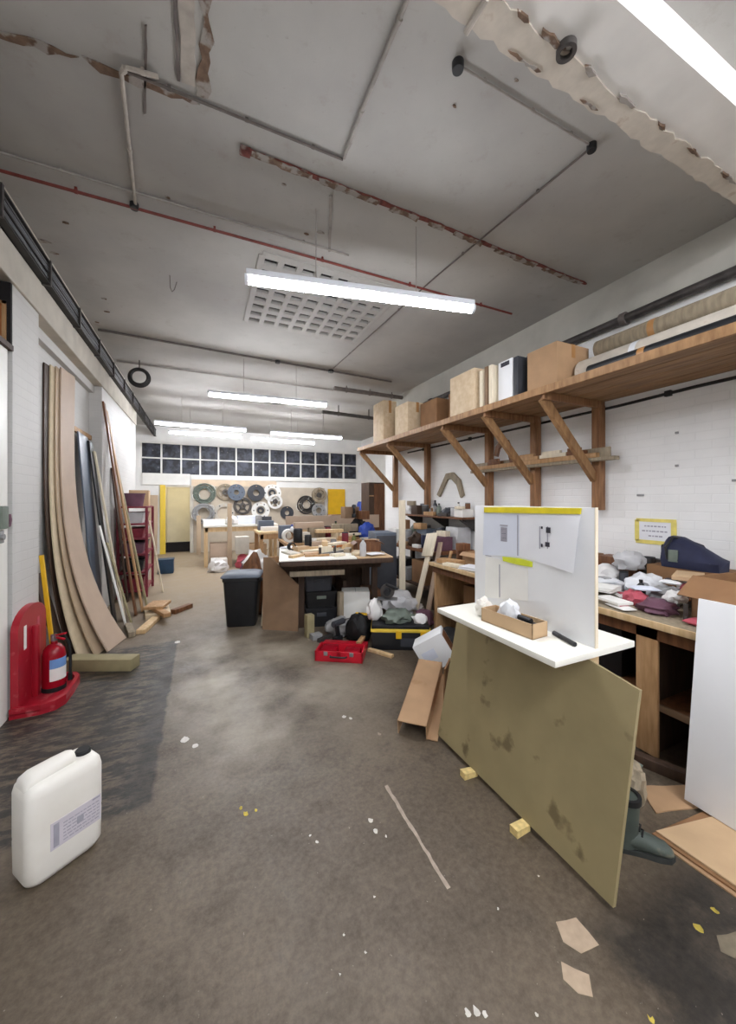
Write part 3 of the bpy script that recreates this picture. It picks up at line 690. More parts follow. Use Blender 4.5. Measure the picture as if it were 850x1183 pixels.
# papers taped on the panel
PX = 1.69-.009
def pan(px, py, dx=.0): return at_x(px, py, PX-dx)
def panel_sheet(name, label, px, m, th=.0016, curl=0):
    pts = [pan(*p) for p in px]; cx = PX-.0005
    t = thing(name, label, 'paper', (cx, sum(p[1] for p in pts)/len(pts), sum(p[2] for p in pts)/len(pts)))
    o = t.location
    q = MB(); n = 10
    A, B, C_, D = [Vector((0,p[1]-o.y,p[2]-o.z)) for p in pts]      # tl, tr, br, bl
    rows = []
    for i in range(n+1):
        u = i/n; T_, Bt = A.lerp(B, u), D.lerp(C_, u)
        r = []
        for j in range(9):
            v = j/8; p = T_.lerp(Bt, v); p.x = -.001 - curl*(u**3)*(v**.5) - .002*abs(math.sin(u*6))*v
            r.append(p)
        rows.append(r)
    f = [[q.bm.verts.new(p) for p in r] for r in rows]; b = [[q.bm.verts.new((p.x+th*.9, p.y, p.z)) for p in r] for r in rows]
    for i in range(n):
        for j in range(8):
            q.bm.faces.new((f[i][j],f[i+1][j],f[i+1][j+1],f[i][j+1])); q.bm.faces.new((b[i][j],b[i][j+1],b[i+1][j+1],b[i+1][j]))
    for i in range(n):
        q.bm.faces.new((f[i][0],b[i][0],b[i+1][0],f[i+1][0])); q.bm.faces.new((f[i][8],f[i+1][8],b[i+1][8],b[i][8]))
    for j in range(8):
        q.bm.faces.new((f[0][j],f[0][j+1],b[0][j+1],b[0][j])); q.bm.faces.new((f[n][j],b[n][j],b[n][j+1],f[n][j+1]))
    q.build('sheet', m, t, smooth=60)
    return t, o
def ink_rects(t, o, rects, m, x=-.0042, th=.0012):
    for (x0,y0,x1,y1) in rects:
        a, b = pan(x0,y0), pan(x1,y1); q = MB()
        q.ext((x, min(a[1],b[1])-o.y, min(a[2],b[2])-o.z), (x+th, max(a[1],b[1])-o.y, max(a[2],b[2])-o.z))
        q.build('drawing_line', m, t, smooth=0)
t, o = panel_sheet('technical_drawing', 'left technical drawing taped high on the white panel', [(559,592),(600,593),(600,643),(558,641)], 'paper_blue')
ink_rects(t, o, [(578,606,587,608),(579,609,586,626),(598,595,599,642),(561,641,568,643)], 'faint_ink')
ink_rects(t, o, [(580,611,585,612),(580,616,585,617),(580,621,585,622)], 'ink')
t, o = panel_sheet('technical_drawing', 'right technical drawing with a curled lower corner taped high on the white panel', [(599,593),(672,594),(668,662),(599,643)], 'paper', curl=.035)
ink_rects(t, o, [(624,608,625,634),(633,608,634,634)], 'faint_ink', x=-.008)
ink_rects(t, o, [(632,609,637,616),(631,626,636,632),(626,628,628,632),(626,608,628,611)], 'ink', x=-.009)
t, o = panel_sheet('technical_drawing', 'lower technical drawing hanging under the lime tape on the white panel', [(561,643),(610,652),(610,694),(560,690)], 'white_paint')
ink_rects(t, o, [(577,652,577.8,690)], 'faint_ink')
def tape_strip(label, px, m):
    pts = [pan(*p) for p in px]
    q = MB(); f = [q.bm.verts.new((PX-.0075, p[1], p[2])) for p in pts]; b = [q.bm.verts.new((PX, p[1], p[2])) for p in pts]
    n = len(pts); q.bm.faces.new(f); q.bm.faces.new(b[::-1])
    for i in range(n): q.bm.faces.new((f[i], b[i], b[(i+1)%n], f[(i+1)%n]))
    solo('tape_strip', label, 'tape', q, m, smooth=0)
tape_strip('long yellow tape strip along the top of the white panel', [(560,586),(600,586),(672,587),(671,594),(610,593),(560,592)], 'yellow_tape')
tape_strip('short lime tape strip between the drawings on the white panel', [(581,643),(600,645),(615,649),(615,655),(602,653),(582,648)], 'lime_tape')
# things on the ledge
t = open_box('parts_box', 'shallow cardboard box of bits on the pale ledge', 'box', (1.545,1.50,LZ+.0005), (.115,.34,.075), 'cardboard_light', rz=4, flap=0)
def onledge(dx, dy): return (1.545+dx, 1.50+dy, LZ+.0075)
solo('plastic_bag', 'clear crumpled bag of fittings in the cardboard box on the ledge', 'bag', MB().crumple((0,0,0),(.09,.13,.14),.2,3), 'clear_wrap', onledge(-.0,.02))
solo('plastic_bag', 'white plastic bag at the far end of the cardboard box on the ledge', 'bag', MB().crumple((0,0,0),(.09,.09,.10),.2,8), 'white_plastic', onledge(.0,.11))
solo('hinge_part', 'black metal fitting lying in the near end of the cardboard box', 'fitting', MB().ext((-.03,-.05,0),(.03,.03,.06), bev=.006).cyl((0,-.03,.07),(0,.05,.07),.014), 'black_plastic', onledge(-.01,-.085))
t = thing('marker_pen', 'black pen lying on the pale ledge beside the cardboard box', 'pen', (1.635,1.25,LZ+.011), 74)
MB().cyl((-.07,0,0),(.04,0,0),.011).build('barrel', 'black_plastic', t); MB().cyl((.04,0,0),(.085,0,0),.0118).build('cap', 'charcoal', t)
# khaki board leaning against the stand: thin tall sheet, its top tilted towards the stand
A0, A1 = Vector((1.452,.90,.0)), Vector((1.452,2.05,0)); 
tl = math.degrees(math.atan2(.178,.85))
q = MB().prism([(0,0),(1.15,0),(1.15,.86),(.24,.86),(.0,.82)], .018, rot=(90,0,90))
bd = solo('khaki_board', 'large stained khaki board leaning against the stand on two small blocks', 'board', q, 'khaki_board', (1.445,.90,.03), (0,tl,0))
for i, (px, py, lab) in enumerate([(539,897,'small pale wood wedge under the far end of the khaki board'),(598,962,'small pale wood wedge under the near half of the khaki board')]):
    x, y, _ = at(px, py, 0)
    solo('wood_wedge', lab, 'wedge', MB().prism([(-.03,0),(.06,0),(.06,.029),(-.03,.036)], .045, (0,.022,0), rot=(90,0,0)), 'chip_block', (x,y,0), (0,0,8*i-4))
# white board leaning on the bench front at the right
q = MB().ext((0,-.95,0),(.018,0,1.05), bev=.002)
solo('white_board', 'big white board leaning on the front of the workbench at the right edge', 'board', q, 'white_board', (2.315,1.075,.028), (0,7.6,0))
# floor cardboard
for k, (pts, z, m, lab) in enumerate([([(1.94,1.03),(1.99,.25),(2.75,.25),(2.32,1.00)],0,'cardboard','lowest flattened cardboard sheet on the floor by the white board'),
      ([(1.955,1.035),(2.01,.25),(2.75,.25),(2.33,1.0)],.009,'cardboard_dark','middle flattened cardboard sheet on the floor by the white board'),
      ([(1.975,1.03),(2.02,.25),(2.75,.25),(2.32,.96)],.018,'cardboard_light','top flattened cardboard sheet on the floor by the white board')]):
    solo('cardboard_sheet', lab, 'cardboard', MB().prism(pts, .007), m, (0,0,z), smooth=0)
solo('cardboard_sheet', 'torn cardboard piece on the floor behind the flattened sheets', 'cardboard', MB().prism(ragged([(-.14,-.07),(.15,-.05),(.18,.09),(-.08,.10)], .004, 9, .06), .006), 'cardboard', (2.27,1.12,.0), (0,0,-20), smooth=0)

# green boots behind the board
def boot(label, loc, rz, h=.27, sc_=.9):
    t = thing('work_boot', label, 'boot', loc, rz); t.scale = (sc_,)*3
    rings = []
    # centre line from the collar down the shaft to the toe: (x, z, half length, half width)
    prof = [(-.045,.012,.055,.042),(-.04,.05,.062,.044),(-.035,.09,.060,.042),(-.03,.14,.054,.045),(-.028,h-.03,.058,.05),(-.028,h,.06,.052)]
    for (x, z, a, b) in prof:
        rings.append([(x+a*math.cos(2*math.pi*k/18), b*math.sin(2*math.pi*k/18), z) for k in range(18)])
    q = MB().loft(rings)
    foot = []
    for (x, zc, hz, hw) in [(-.10,.035,.02,.025),(-.085,.05,.04,.038),(-.03,.06,.05,.042),(.04,.055,.045,.044),(.10,.045,.034,.048),(.145,.038,.026,.042),(.168,.03,.014,.022)]:
        foot.append([(x, hw*math.cos(2*math.pi*k/16), max(.012, zc+hz*math.sin(2*math.pi*k/16))) for k in range(16)])
    q.loft(foot)
    up = q.build('upper', 'boot_green', t, smooth=50)
    MB().prism([(-.105,-.03),(-.06,-.044),(.03,-.042),(.1,-.05),(.15,-.042),(.176,-.015),(.176,.015),(.15,.042),(.1,.05),(.03,.042),(-.06,.044),(-.105,.03)], .022).build('sole', 'boot_sole', t)
    MB().annulus((-.028,0,h-.02), .048, .064, .028, n=20).build('collar', 'black_rubber', t)
    q = MB()
    for k in range(4): q.tube([(.03-.012*k,-.03,.095+.024*k),(.045-.012*k,0,.108+.024*k),(.03-.012*k,.03,.095+.024*k)], .004, 6)
    q.build('lace', 'black_rubber', t)
    return t
boot('dark green work boot standing behind the khaki board, toe towards the camera', (1.805,1.035,0), -42)
solo('canvas_bundle', 'grey-green canvas bundle under the bench behind the boots', 'bundle', MB().crumple((0,0,0),(.26,.3,.2),.25,5), 'grey_green', (2.22,1.42,0))
solo('canvas_bundle', 'pale dusty cloth bundle just above the boots, beside the stand leg', 'bundle', MB().crumple((0,0,0),(.16,.16,.22),.22,15), 'wood_grey', (2.07,1.21,0))

# ------------------------------------------------------------------ workbench on the right
BZ = .86
t = thing('workbench', 'long wooden workbench with a pale edged top along the right wall', 'workbench', (3.14,2.27,0))
MB().ext((-.62,-1.5,BZ-.035),(.65,1.47,BZ), bev=.004).build('bench_top', 'wood_grey', t)
MB().ext((-.64,-1.5,BZ-.04),(-.62,1.47,BZ+.002), bev=.003).build('front_edge', 'wood_pale', t)
for y, m in ((1.42,'wood_tan'),(.55,'wood_dark'),(-.89,'wood_dark'),(-1.45,'wood_dark')):
    MB().ext((-.58,y-.02,0),(.6,y+.02,BZ-.035), bev=.003).build('divider', 'wood_tan' if m != 'wood_dark' else m, t)  # inner dividers darkened to stand for the shade inside the bench
MB().ext((-.60,-.955,.02),(-.58,-.832,BZ-.04), bev=.002).build('front_panel', 'wood_tan', t)
MB().ext((-.54,-1.44,.30),(.58,1.4,.33), bev=.003).build('lower_shelf', 'wood_brown', t)
MB().ext((-.56,-1.44,.295),(-.54,1.4,.335), bev=.003).build('shelf_lipping', 'mdf_brown', t)
MB().ext((-.60,-1.5,BZ-.12),(-.58,1.44,BZ-.04), bev=.002).build('apron', 'wood_brown', t)
MB().ext((.58,-1.45,0),(.60,1.42,BZ-.04)).build('back_panel', 'wood_dark', t)  # dark colour carries the shade at the back of the bench
# ------------------------------------------------------------------ left side: jerrycan
t = thing('jerrycan', 'white plastic jerrycan with a lavender label standing on the floor', 'jerrycan', (-.578,2.072,0), 37)
def rrect(hx, hy, r, z, n=6, cx=0, cy=0):
    out = []
    for (sx, sy, a0) in ((1,1,0),(-1,1,90),(-1,-1,180),(1,-1,270)):
        for k in range(n+1):
            a = R(a0+90*k/n); out.append((cx+sx*(hx-r)+r*math.cos(a), cy+sy*(hy-r)+r*math.sin(a), z))
    return out
q = MB()
q.loft([rrect(.115,.06,.05,.0), rrect(.132,.078,.05,.006), rrect(.142,.088,.045,.03), rrect(.143,.089,.04,.16), rrect(.142,.088,.04,.17), rrect(.143,.089,.04,.18), rrect(.143,.089,.04,.365), rrect(.139,.085,.045,.392), rrect(.126,.07,.04,.410), rrect(.10,.045,.03,.416)])
q.build('can_body', 'white_plastic', t, smooth=60)
# carrying handle: a solid ridge along the top that stops short of the neck
q = MB()
q.loft([[(p[0], hy*math.cos(2*math.pi*k/14), p[2]+hz*math.sin(2*math.pi*k/14)) for k in range(14)] for p, hy, hz in
        [((-.136,0,.385),.045,.03),((-.128,0,.405),.05,.036),((-.10,0,.418),.05,.036),((-.02,0,.424),.046,.034),((.035,0,.426),.042,.032),((.05,0,.424),.036,.028),((.056,0,.420),.02,.016)]])
q.build('handle', 'white_plastic', t, smooth=60)
MB().lathe([(0,0),(.028,0),(.028,.022),(.0,.022)], c=(.092,.0,.395)).build('neck', 'white_plastic', t)
MB().lathe([(0,0),(.028,0),(.031,.004),(.031,.02),(.027,.025),(0,.025)], c=(.092,0,.408)).build('cap', 'black_plastic', t)
lb = MB().ext((-.065,-.0905,.12),(.125,-.0885,.235)).build('label_sticker', 'lavender_label', t, smooth=0)
q = MB(); rnd = random.Random(6)
q.ext((-.055,-.0912,.128),(-.035,-.0902,.225)).ext((.03,-.0912,.165),(.055,-.0902,.195)).ext((.09,-.0912,.225),(.12,-.0902,.232))
for k in range(6):
    x = -.02
    while x < .11:
        L = rnd.uniform(.006,.02); q.ext((x,-.091,.134+k*.0145),(min(x+L,.118),-.0902,.1385+k*.0145)); x += L+.004
q.build('label_print', 'faint_ink', lb, smooth=0)

# ------------------------------------------------------------------ fire point
t = thing('extinguisher_stand', 'red moulded fire extinguisher stand against the white left pier', 'extinguisher stand', (-1.27,3.80,0))
arch = [(-.27,0)] + [(-.27,.62)] + [(.27*math.cos(R(180-a)), .62+.15*math.sin(R(a))) for a in range(15,180,15)] + [(.27,.62),(.27,0)]
MB().prism(arch, .045, (.0,0,0), rot=(90,0,90)).build('back_board', 'red_plastic', t, smooth=40)
base = [(0,-.29),(.18,-.29),(.26,-.26),(.305,-.18),(.31,.0),(.305,.18),(.26,.26),(.18,.29),(0,.29)]
MB().prism(base, .035).build('base_tray', 'red_plastic', t)
q = MB(); outer = base; inner = [(x*.9, y*.9) for x, y in base]
for (a, b, c, d) in zip(outer, outer[1:], inner, inner[1:]):
    vs = [q.bm.verts.new((p[0],p[1],z)) for z in (.03,.075) for p in (a,b,d,c)]
    q.bm.faces.new(vs[:4]); q.bm.faces.new(vs[4:])
    for i in range(4): q.bm.faces.new((vs[i],vs[(i+1)%4],vs[4+(i+1)%4],vs[4+i]))
q.build('tray_rim', 'red_plastic', t)
MB().ext((.04,-.03,.03),(.085,.03,.60), bev=.015).build('divider_rib', 'red_plastic', t)
for y in (-.15,.10):
    q = MB().ext((.0445,y-.022,.46),(.047,y+.022,.64)); q.build('sign_plate', 'pink_red' if y > 0 else 'white_paint', t, smooth=0)
t = thing('fire_extinguisher', 'red fire extinguisher with a blue and white label in the red stand', 'fire extinguisher', (-1.11,3.86,.036), -35)
MB().lathe([(0,0),(.07,0),(.078,.01),(.078,.29),(.07,.33),(.045,.365),(.022,.375),(.022,.40),(0,.40)], n=28).build('cylinder', 'red_gloss', t)
MB().lathe([(.0795,.0),(.081,.0),(.081,.035),(.0795,.035),(.0795,.0)], n=28).build('foot_ring', 'black_rubber', t)
q = MB()
for k in range(9):
    a0, a1 = R(-60+13.3*k), R(-60+13.3*(k+1))
    vs = [q.bm.verts.new((.0788*math.cos(a),.0788*math.sin(a),z)) for a, z in ((a0,.09),(a1,.09),(a1,.19),(a0,.19))]; q.bm.faces.new(vs)
q.build('label_white', 'white_paint', t)
q = MB()
for k in range(9):
    a0, a1 = R(-60+13.3*k), R(-60+13.3*(k+1))
    vs = [q.bm.verts.new((.0788*math.cos(a),.0788*math.sin(a),z)) for a, z in ((a0,.19),(a1,.19),(a1,.265),(a0,.265))]; q.bm.faces.new(vs)
q.build('label_blue', 'blue_label', t)
MB().cyl((0,0,.39),(0,0,.45),.022).ext((-.02,-.015,.42),(.03,.015,.45), bev=.004).build('valve', 'steel', t)
MB().box((.06,0,.455),(.12,.02,.014), rot=(0,-14,0), bev=.003).box((.055,0,.425),(.10,.02,.012), rot=(0,8,0), bev=.003).build('lever', 'red_tool', t)
MB().tube([(0,.02,.43),(.01,.07,.42),(.03,.10,.34),(.05,.095,.22),(.06,.085,.10)], .011).cyl((.06,.085,.10),(.062,.083,.04),.016).build('hose', 'black_rubber', t)

# ------------------------------------------------------------------ sheets leaning in the recess
def bowed(label, foot0, foot1, top0, top1, th, m, power=2.4, group=None, name='bowed_sheet', edge=True):
    """a tall flexible sheet: its foot out on the floor, curving up until it lies against the wall"""
    t = thing(name, label, 'sheet', ((foot0[0]+foot1[0])/2, (foot0[1]+foot1[1])/2, 0), group=group)
    o = t.location; q = MB(); n = 22; F = []; B = []
    for i in range(n+1):
        s = i/n; g = (1-s)**power
        row = []
        for (f, tp) in ((foot0, top0), (foot1, top1)):
            row.append(Vector((tp[0] + (f[0]-tp[0])*g, tp[1] + (f[1]-tp[1])*(1-s)*(.35+.65*(1-s)), tp[2]*s)) - o)
        F.append(row)
    nrm = []
    for i in range(n+1):
        d = F[min(i+1,n)][0] - F[max(i-1,0)][0]; w_ = F[i][1]-F[i][0]; k = d.cross(w_).normalized()
        if k.x < 0: k = -k
        nrm.append(k)
    rings = [[F[i][0], F[i][1], F[i][1]+nrm[i]*th, F[i][0]+nrm[i]*th] for i in range(n+1)]
    for r in rings:
        for v in r: v.z = max(v.z, 0)
    q.loft(rings); q.build('sheet', m, t, smooth=30)
    return t
G = 'bowed sheets leaning in the left recess'
bowed('wide tan bowed sheet, frontmost in the left recess', (-.90,4.66),(-.80,5.05),(-1.37,4.93,3.02),(-1.37,5.40,3.06), .014, 'mdf_pink', 3.4)
bowed('second tan bowed sheet, just behind the widest one', (-.99,4.58),(-.89,4.98),(-1.385,4.84,3.0),(-1.385,5.28,3.02), .012, 'mdf_tan', 3.4)
bowed('third bowed sheet, closest to the fire point', (-1.09,4.47),(-1.0,4.85),(-1.40,4.74,2.98),(-1.40,5.1,3.0), .012, 'mdf_edge', 3.4)
bowed('dark bowed strip behind the tan sheets in the recess', (-1.17,4.52),(-1.10,4.9),(-1.415,4.62,2.96),(-1.415,4.8,2.97), .012, 'wood_dark', 3.4)
def leaning(label, foot, top, wd, th, m, name='plank', ang=0, cat='plank'):
    """plank from a floor point to a point on the wall; wd across, th thick"""
    f, p = Vector(foot), Vector(top); d = p-f; L = d.length
    zax = d.normalized(); xax = Vector((math.cos(R(ang)), math.sin(R(ang)), 0)); xax = (xax - zax*xax.dot(zax)).normalized(); yax = zax.cross(xax)
    t_ = solo(name, label, cat, MB().ext((-th/2,-wd/2,0),(th/2,wd/2,L), bev=.002), m)
    lift = abs(xax.z)*th/2 + abs(yax.z)*wd/2
    t_.matrix_world = Matrix((( xax.x,yax.x,zax.x,f.x),(xax.y,yax.y,zax.y,f.y),(xax.z,yax.z,zax.z,f.z+lift),(0,0,0,1)))
    return t_
leaning('slate blue panel standing in the recess behind the tan sheets', (-1.16,5.62,0), (-1.36,5.72,2.42), .42, .018, 'slate_blue', 'panel', cat='panel')
leaning('dark narrow board beside the slate blue panel', (-1.02,5.72,0), (-1.335,5.95,2.36), .18, .02, 'black_plastic', 'panel', cat='panel')
leaning('pale narrow batten with a blue end leaning in the recess', (-.92,5.78,0), (-1.30,6.02,2.25), .07, .02, 'wood_cream')
leaning('short pale lath leaning low in front of the slate panel', (-.86,5.50,0), (-1.16,5.60,1.28), .07, .014, 'white_paint')
leaning('olive lath leaning low beside the short pale one', (-.82,5.62,0), (-1.10,5.72,1.05), .08, .014, 'khaki_timber')
leaning('long brown plank leaning against the far left pier', (-.82,5.98,0), (-1.255,6.30,2.98), .11, .022, 'wood_brown')
leaning('long tan plank leaning in front of the brown one on the far left pier', (-.76,6.14,0), (-1.255,6.46,2.90), .11, .022, 'wood_tan')
leaning('long khaki plank leaning rightmost on the far left pier', (-.72,6.30,0), (-1.255,6.66,2.62), .10, .022, 'khaki_timber')
leaning('thin pale strip leaning against the white far left pier', (-.98,6.95,0), (-1.255,7.05,2.0), .08, .016, 'white_paint')
leaning('yellow level staff standing behind the red extinguisher stand', (-1.18,4.16,0), (-1.262,4.085,1.12), .025, .03, 'yellow_paint', 'level_staff', cat='staff')
leaning('dark offcut board leaning beside the yellow staff', (-1.2,4.46,0), (-1.405,4.46,.9), .22, .02, 'wood_dark')
solo('recess_batten', 'brown wooden batten fixed across the recess wall', 'batten', MB().ext((-1.42,5.45,2.44),(-1.385,6.27,2.50), bev=.003), 'wood_tan')
solo('timber_baulk', 'khaki timber baulk lying on the floor before the leaning sheets', 'timber', MB().ext((-.32,-.07,0),(.32,.07,.11), bev=.006), 'khaki_timber', (-.86,4.24,0), (0,0,-24))
for i, (x, y, z, d, rz, m, lab) in enumerate([(-.60,5.40,0,(.10,.55,.05),-12,'wood_pale','pale plank offcut on the floor at the foot of the leaning planks'),(-.47,5.75,0,(.09,.6,.05),24,'wood_tan','tan plank offcut on the floor, farthest right of the loose timber'),
     (-.62,5.95,0,(.30,.5,.07),8,'mdf_edge','pale flat block on the floor among the loose timber'),(-.55,5.90,.071,(.24,.34,.04),-14,'wood_tan','tan board lying on the pale flat block'),(-.72,5.32,0,(.07,.42,.06),14,'wood_grey','grey batten on the floor by the foot of the tan sheet'),
     (-.34,5.98,0,(.08,.34,.06),-40,'wood_brown','dark brown stub of timber on the floor beside the gangway')]):
    solo('timber_offcut', lab, 'offcut', MB().box((0,0,d[2]/2), d, bev=.004), m, (x,y,z), (0,0,rz))

# maroon rack of shelves by the far left wall, filled with flat boxes
t = thing('storage_rack', 'maroon metal rack of shelves by the far left pier', 'rack', (-1.02,7.5,0))
for x in (-.20,.20):
    for y in (-.42,.42): MB().ext((x-.02,y-.02,0),(x+.02,y+.02,1.49)).build('upright', 'maroon', t, smooth=0)
zs = (.12,.42,.72,.98,1.22,1.5)
for z in zs: MB().ext((-.20,-.43,z-.03),(.20,.43,z), bev=.004).build('rack_shelf', 'maroon', t)
mats_ = ['cardboard_dark','grey_light','plum','black_plastic','maroon','white_paint']
names_ = [('maroon bin','maroon'),('dark tub','black_plastic'),('pale box','grey_light'),('plum box','plum')]
for k, z in enumerate(zs[:-1]):
    lvl = ['bottom','second','third','fourth','fifth'][k]
    h = (zs[k+1]-z)*.62
    for j, y in enumerate((-.22,.2)):
        nm, mm = names_[(k+2*j+k//2) % 4]
        lab = f'{nm} on the {lvl} shelf of the maroon rack, at its {"near" if j == 0 else "far"} end'
        q = MB().loft([rrect(.13,.15,.02,0,3), rrect(.155,.175,.02,h*.92,3), rrect(.165,.185,.02,h*.92,3), rrect(.165,.185,.02,h,3), rrect(.148,.165,.02,h,3), rrect(.13,.15,.02,h*.6,3)])
        solo('storage_bin', lab, 'bin', q, mm, (-1.02, 7.5+y, z+.002))
solo('cable_tub', 'grey tub standing on top of the maroon rack', 'tub', MB().lathe([(0,0),(.14,0),(.17,.2),(.18,.2),(.18,.22),(.15,.22),(.13,.05),(0,.05)]), 'plum', (-1.05,7.4,1.5))
closed_box('carton', 'small tan carton on top of the maroon rack', 'box', (-1.0,7.72,1.5), (.3,.24,.28), 'cardboard_light')
leaning('dark offcut sheet leaning on the pier before the maroon rack', (-1.05,6.86,0),(-1.255,6.84,2.1), .12, .02, 'wood_dark', 'panel', cat='panel')
leaning('pale lath leaning on the maroon rack', (-.60,7.30,0),(-.795,7.25,1.25), .05, .02, 'wood_cream', 'lath', cat='lath')
t = thing('blue_crate', 'dark blue box standing on legs in front of the yellow doorway', 'crate', (-.70,9.25,0))
MB().ext((-.15,-.15,.0),(.15,.15,.30), bev=.012).build('crate_body', 'blue_dark', t); MB().ext((-.16,-.16,.28),(.16,.16,.31), bev=.008).build('crate_lid', 'blue_dark', t)
leaning('tan board leaning by the left side of the yellow doorway', (-1.30,12.2,0),(-1.30,12.43,1.75), .3, .03, 'mdf_tan', 'panel', ang=90, cat='panel')
closed_box('carton', 'pinkish carton on the floor to the left of the doorway', 'box', (-1.5,11.6,0), (.4,.4,.9), 'mdf_pink')

# ------------------------------------------------------------------ hanging rings on the back wall
def ring_thing(label, x, z, r0, r1, m, kind, y=12.45, group='rings hanging on the back wall'):
    t = thing('hanging_ring', label, 'ring', (x,y,z))
    if kind == 'flat':
        MB().annulus((0,-.005,0), r0, r1, .07, rot=(90,0,0)).build('ring_body', m, t)
        for k in range(6):
            a = k*math.pi/3; rm = (r0+r1)/2
            MB().cyl((rm*math.cos(a),-.074,rm*math.sin(a)),(rm*math.cos(a),-.079,rm*math.sin(a)),.022,n=10).build('bolt_hole', 'charcoal', t)
        if 'white' in m: MB().annulus((0,-.005,0), r0*.35, r0*.72, .06, rot=(90,0,0)).build('hub', 'charcoal', t)
    elif kind == 'coil':
        q = MB(); rn = random.Random(int(x*100))
        for k in range(7): q.torus((rn.uniform(-.012,.012),-.03-.022*(k % 4),rn.uniform(-.012,.012)), r0+(r1-r0)*(k % 3)/3+.02, .022, 26, 6, rot=(90,0,0))
        q.build('ring_body', m, t)
        for a in (40,200): MB().torus(((r0+r1)/2*math.cos(R(a)),-.06,(r0+r1)/2*math.sin(R(a))), (r1-r0)/2+.025, .012, 14, 6, rot=(90,90-a,0)).build('tie', 'white_paint', t)
    elif kind == 'spoked':
        MB().annulus((0,-.005,0), r1*.72, r1, .08, rot=(90,0,0)).build('ring_body', m, t)
        MB().annulus((0,-.005,0), r1*.12, r1*.34, .09, rot=(90,0,0)).build('hub', 'steel_dark', t)
        for k in range(5):
            a = k*2*math.pi/5+.3
            MB().box((r1*.53*math.cos(a),-.04,r1*.53*math.sin(a)),(r1*.44,.04,r1*.14),rot=(0,-math.degrees(a),0)).build('spoke', m, t)
    MB().cyl((0,12.45-y,r1*.80 if kind != 'coil' else r0),(0,-.11,r1*.80 if kind != 'coil' else r0),.014,n=8).build('peg', 'wood_pale', t)
    return t
for (x, z, r0, r1, m, kd, lab) in [
    (.10,1.80,.17,.33,'grey_green','coil','large grey-green coil of hose, upper left of the hanging rings'),
    (.08,1.20,.18,.32,'grey','coil','grey coil at the lower left of the hanging rings'),
    (.70,1.86,.10,.26,'wood_grey','spoked','brownish spoked wheel in the top row, second from the left'),
    (.66,1.20,.20,.31,'plaster_cream','flat','cream ring low down, beside the tan timber post'),
    (1.02,1.85,.08,.26,'slate_blue','flat','slate blue disc with a round hole in the top row'),
    (1.22,1.42,.12,.28,'steel_dark','spoked','dark spoked wheel in the middle of the hanging rings'),
    (1.62,1.84,.10,.27,'charcoal','flat','charcoal ring in the top row left of the white one'),
    (1.78,1.27,.15,.29,'white_paint','flat','bright white ring low in the middle with a dark centre'),
    (2.15,1.84,.16,.29,'white_paint','flat','upper white ring of the overlapping white pair'),
    (2.22,1.56,.12,.24,'plaster_white','spoked','lower white spoked ring of the white pair'),
    (2.64,1.18,.08,.22,'charcoal','flat','small charcoal ring low, right of the white rings'),
    (3.30,1.45,.14,.34,'steel_dark','coil','big dark coil left of the yellow door'),
    (3.72,1.78,.10,.26,'wood_grey','spoked','brown spoked wheel up beside the yellow door'),
    (3.70,1.25,.10,.24,'grey','flat','small grey ring beneath the brown spoked wheel')]:
    ring_thing(lab, x, z, r0, r1, m, kd, y=12.45-(.13 if lab.startswith(('grey coil','slate','charcoal ring','lower white','brown spoked','small grey')) else 0))
solo('backing_board', 'wide beige board fixed on the back wall behind the hanging rings', 'board', MB().ext((-.21,12.45,.0),(3.98,12.498,2.03), bev=.004), 'backing_beige')

# ------------------------------------------------------------------ far benches in front of the back wall
def bench(label, loc, rz, x0, x1, depth, z, top_m, leg_m, shelf=True, name='workbench'):
    t = thing(name, label, 'workbench', loc, rz)
    MB().ext((x0,0,z-.05),(x1,depth,z), bev=.005).build('bench_top', top_m, t)
    for x in (x0+.06, x1-.06):
        for y in (.07, depth-.07): MB().ext((x-.04,y-.04,0),(x+.04,y+.04,z-.05)).build('leg', leg_m, t, smooth=0)
    MB().ext((x0+.04,.03,z-.16),(x1-.04,.06,z-.05)).build('apron', leg_m, t, smooth=0)
    if shelf: MB().ext((x0+.04,.05,.2),(x1-.04,depth-.05,.23)).build('lower_shelf', leg_m, t, smooth=0)
    return t
# ------------------------------------------------------------------ small loose things
def can(label, p, r, h, m, lid='steel', name='tin', cat='tin'):
    t = thing(name, label, cat, p)
    MB().lathe([(0,0),(r*.96,0),(r,.006),(r,h-.012),(r*.94,h),(0,h)]).annulus((0,0,h*.33), r*.99, r*1.015, .006).annulus((0,0,h*.66), r*.99, r*1.015, .006).build('tin_body', m, t)
    MB().lathe([(0,h-.004),(r*.9,h-.004),(r*.9,h+.004),(r,h+.004),(r,h+.012),(r*.82,h+.012),(r*.8,h+.004),(0,h+.004)]).build('lid', lid, t)
    return t
def bottle(label, p, r, h, m, cap='black_plastic'):
    t = thing('bottle', label, 'bottle', p)
    MB().lathe([(0,0),(r*.9,0),(r,.01),(r,h*.62),(r*.86,h*.72),(r*.36,h*.84),(r*.34,h*.93),(0,h*.93)]).build('bottle_body', m, t)
    MB().lathe([(0,h*.9),(r*.42,h*.9),(r*.42,h),(0,h)]).build('cap', cap, t)
    return t
def roll(label, p, r, h, m, lie=None):
    t = thing('tape_roll', label, 'roll', (p[0],p[1],p[2]+(r if lie is not None else 0)), rot=(0,0,0) if lie is None else (90,0,lie))
    MB().annulus((0,0,0 if lie is None else -h/2), r*.62, r, h).build('tape', m, t)
    MB().annulus((0,0,-.002 if lie is None else -h/2-.002), r*.56, r*.63, h+.004).build('core', 'cardboard', t)
    return t
def bag(label, p, d, m, seed, name='plastic_bag', cat='bag', amp=.22):
    return solo(name, label, cat, MB().crumple((0,0,0), d, amp, seed), m, p, (0,0,seed*37 % 360 if name == 'x' else 0), smooth=50)
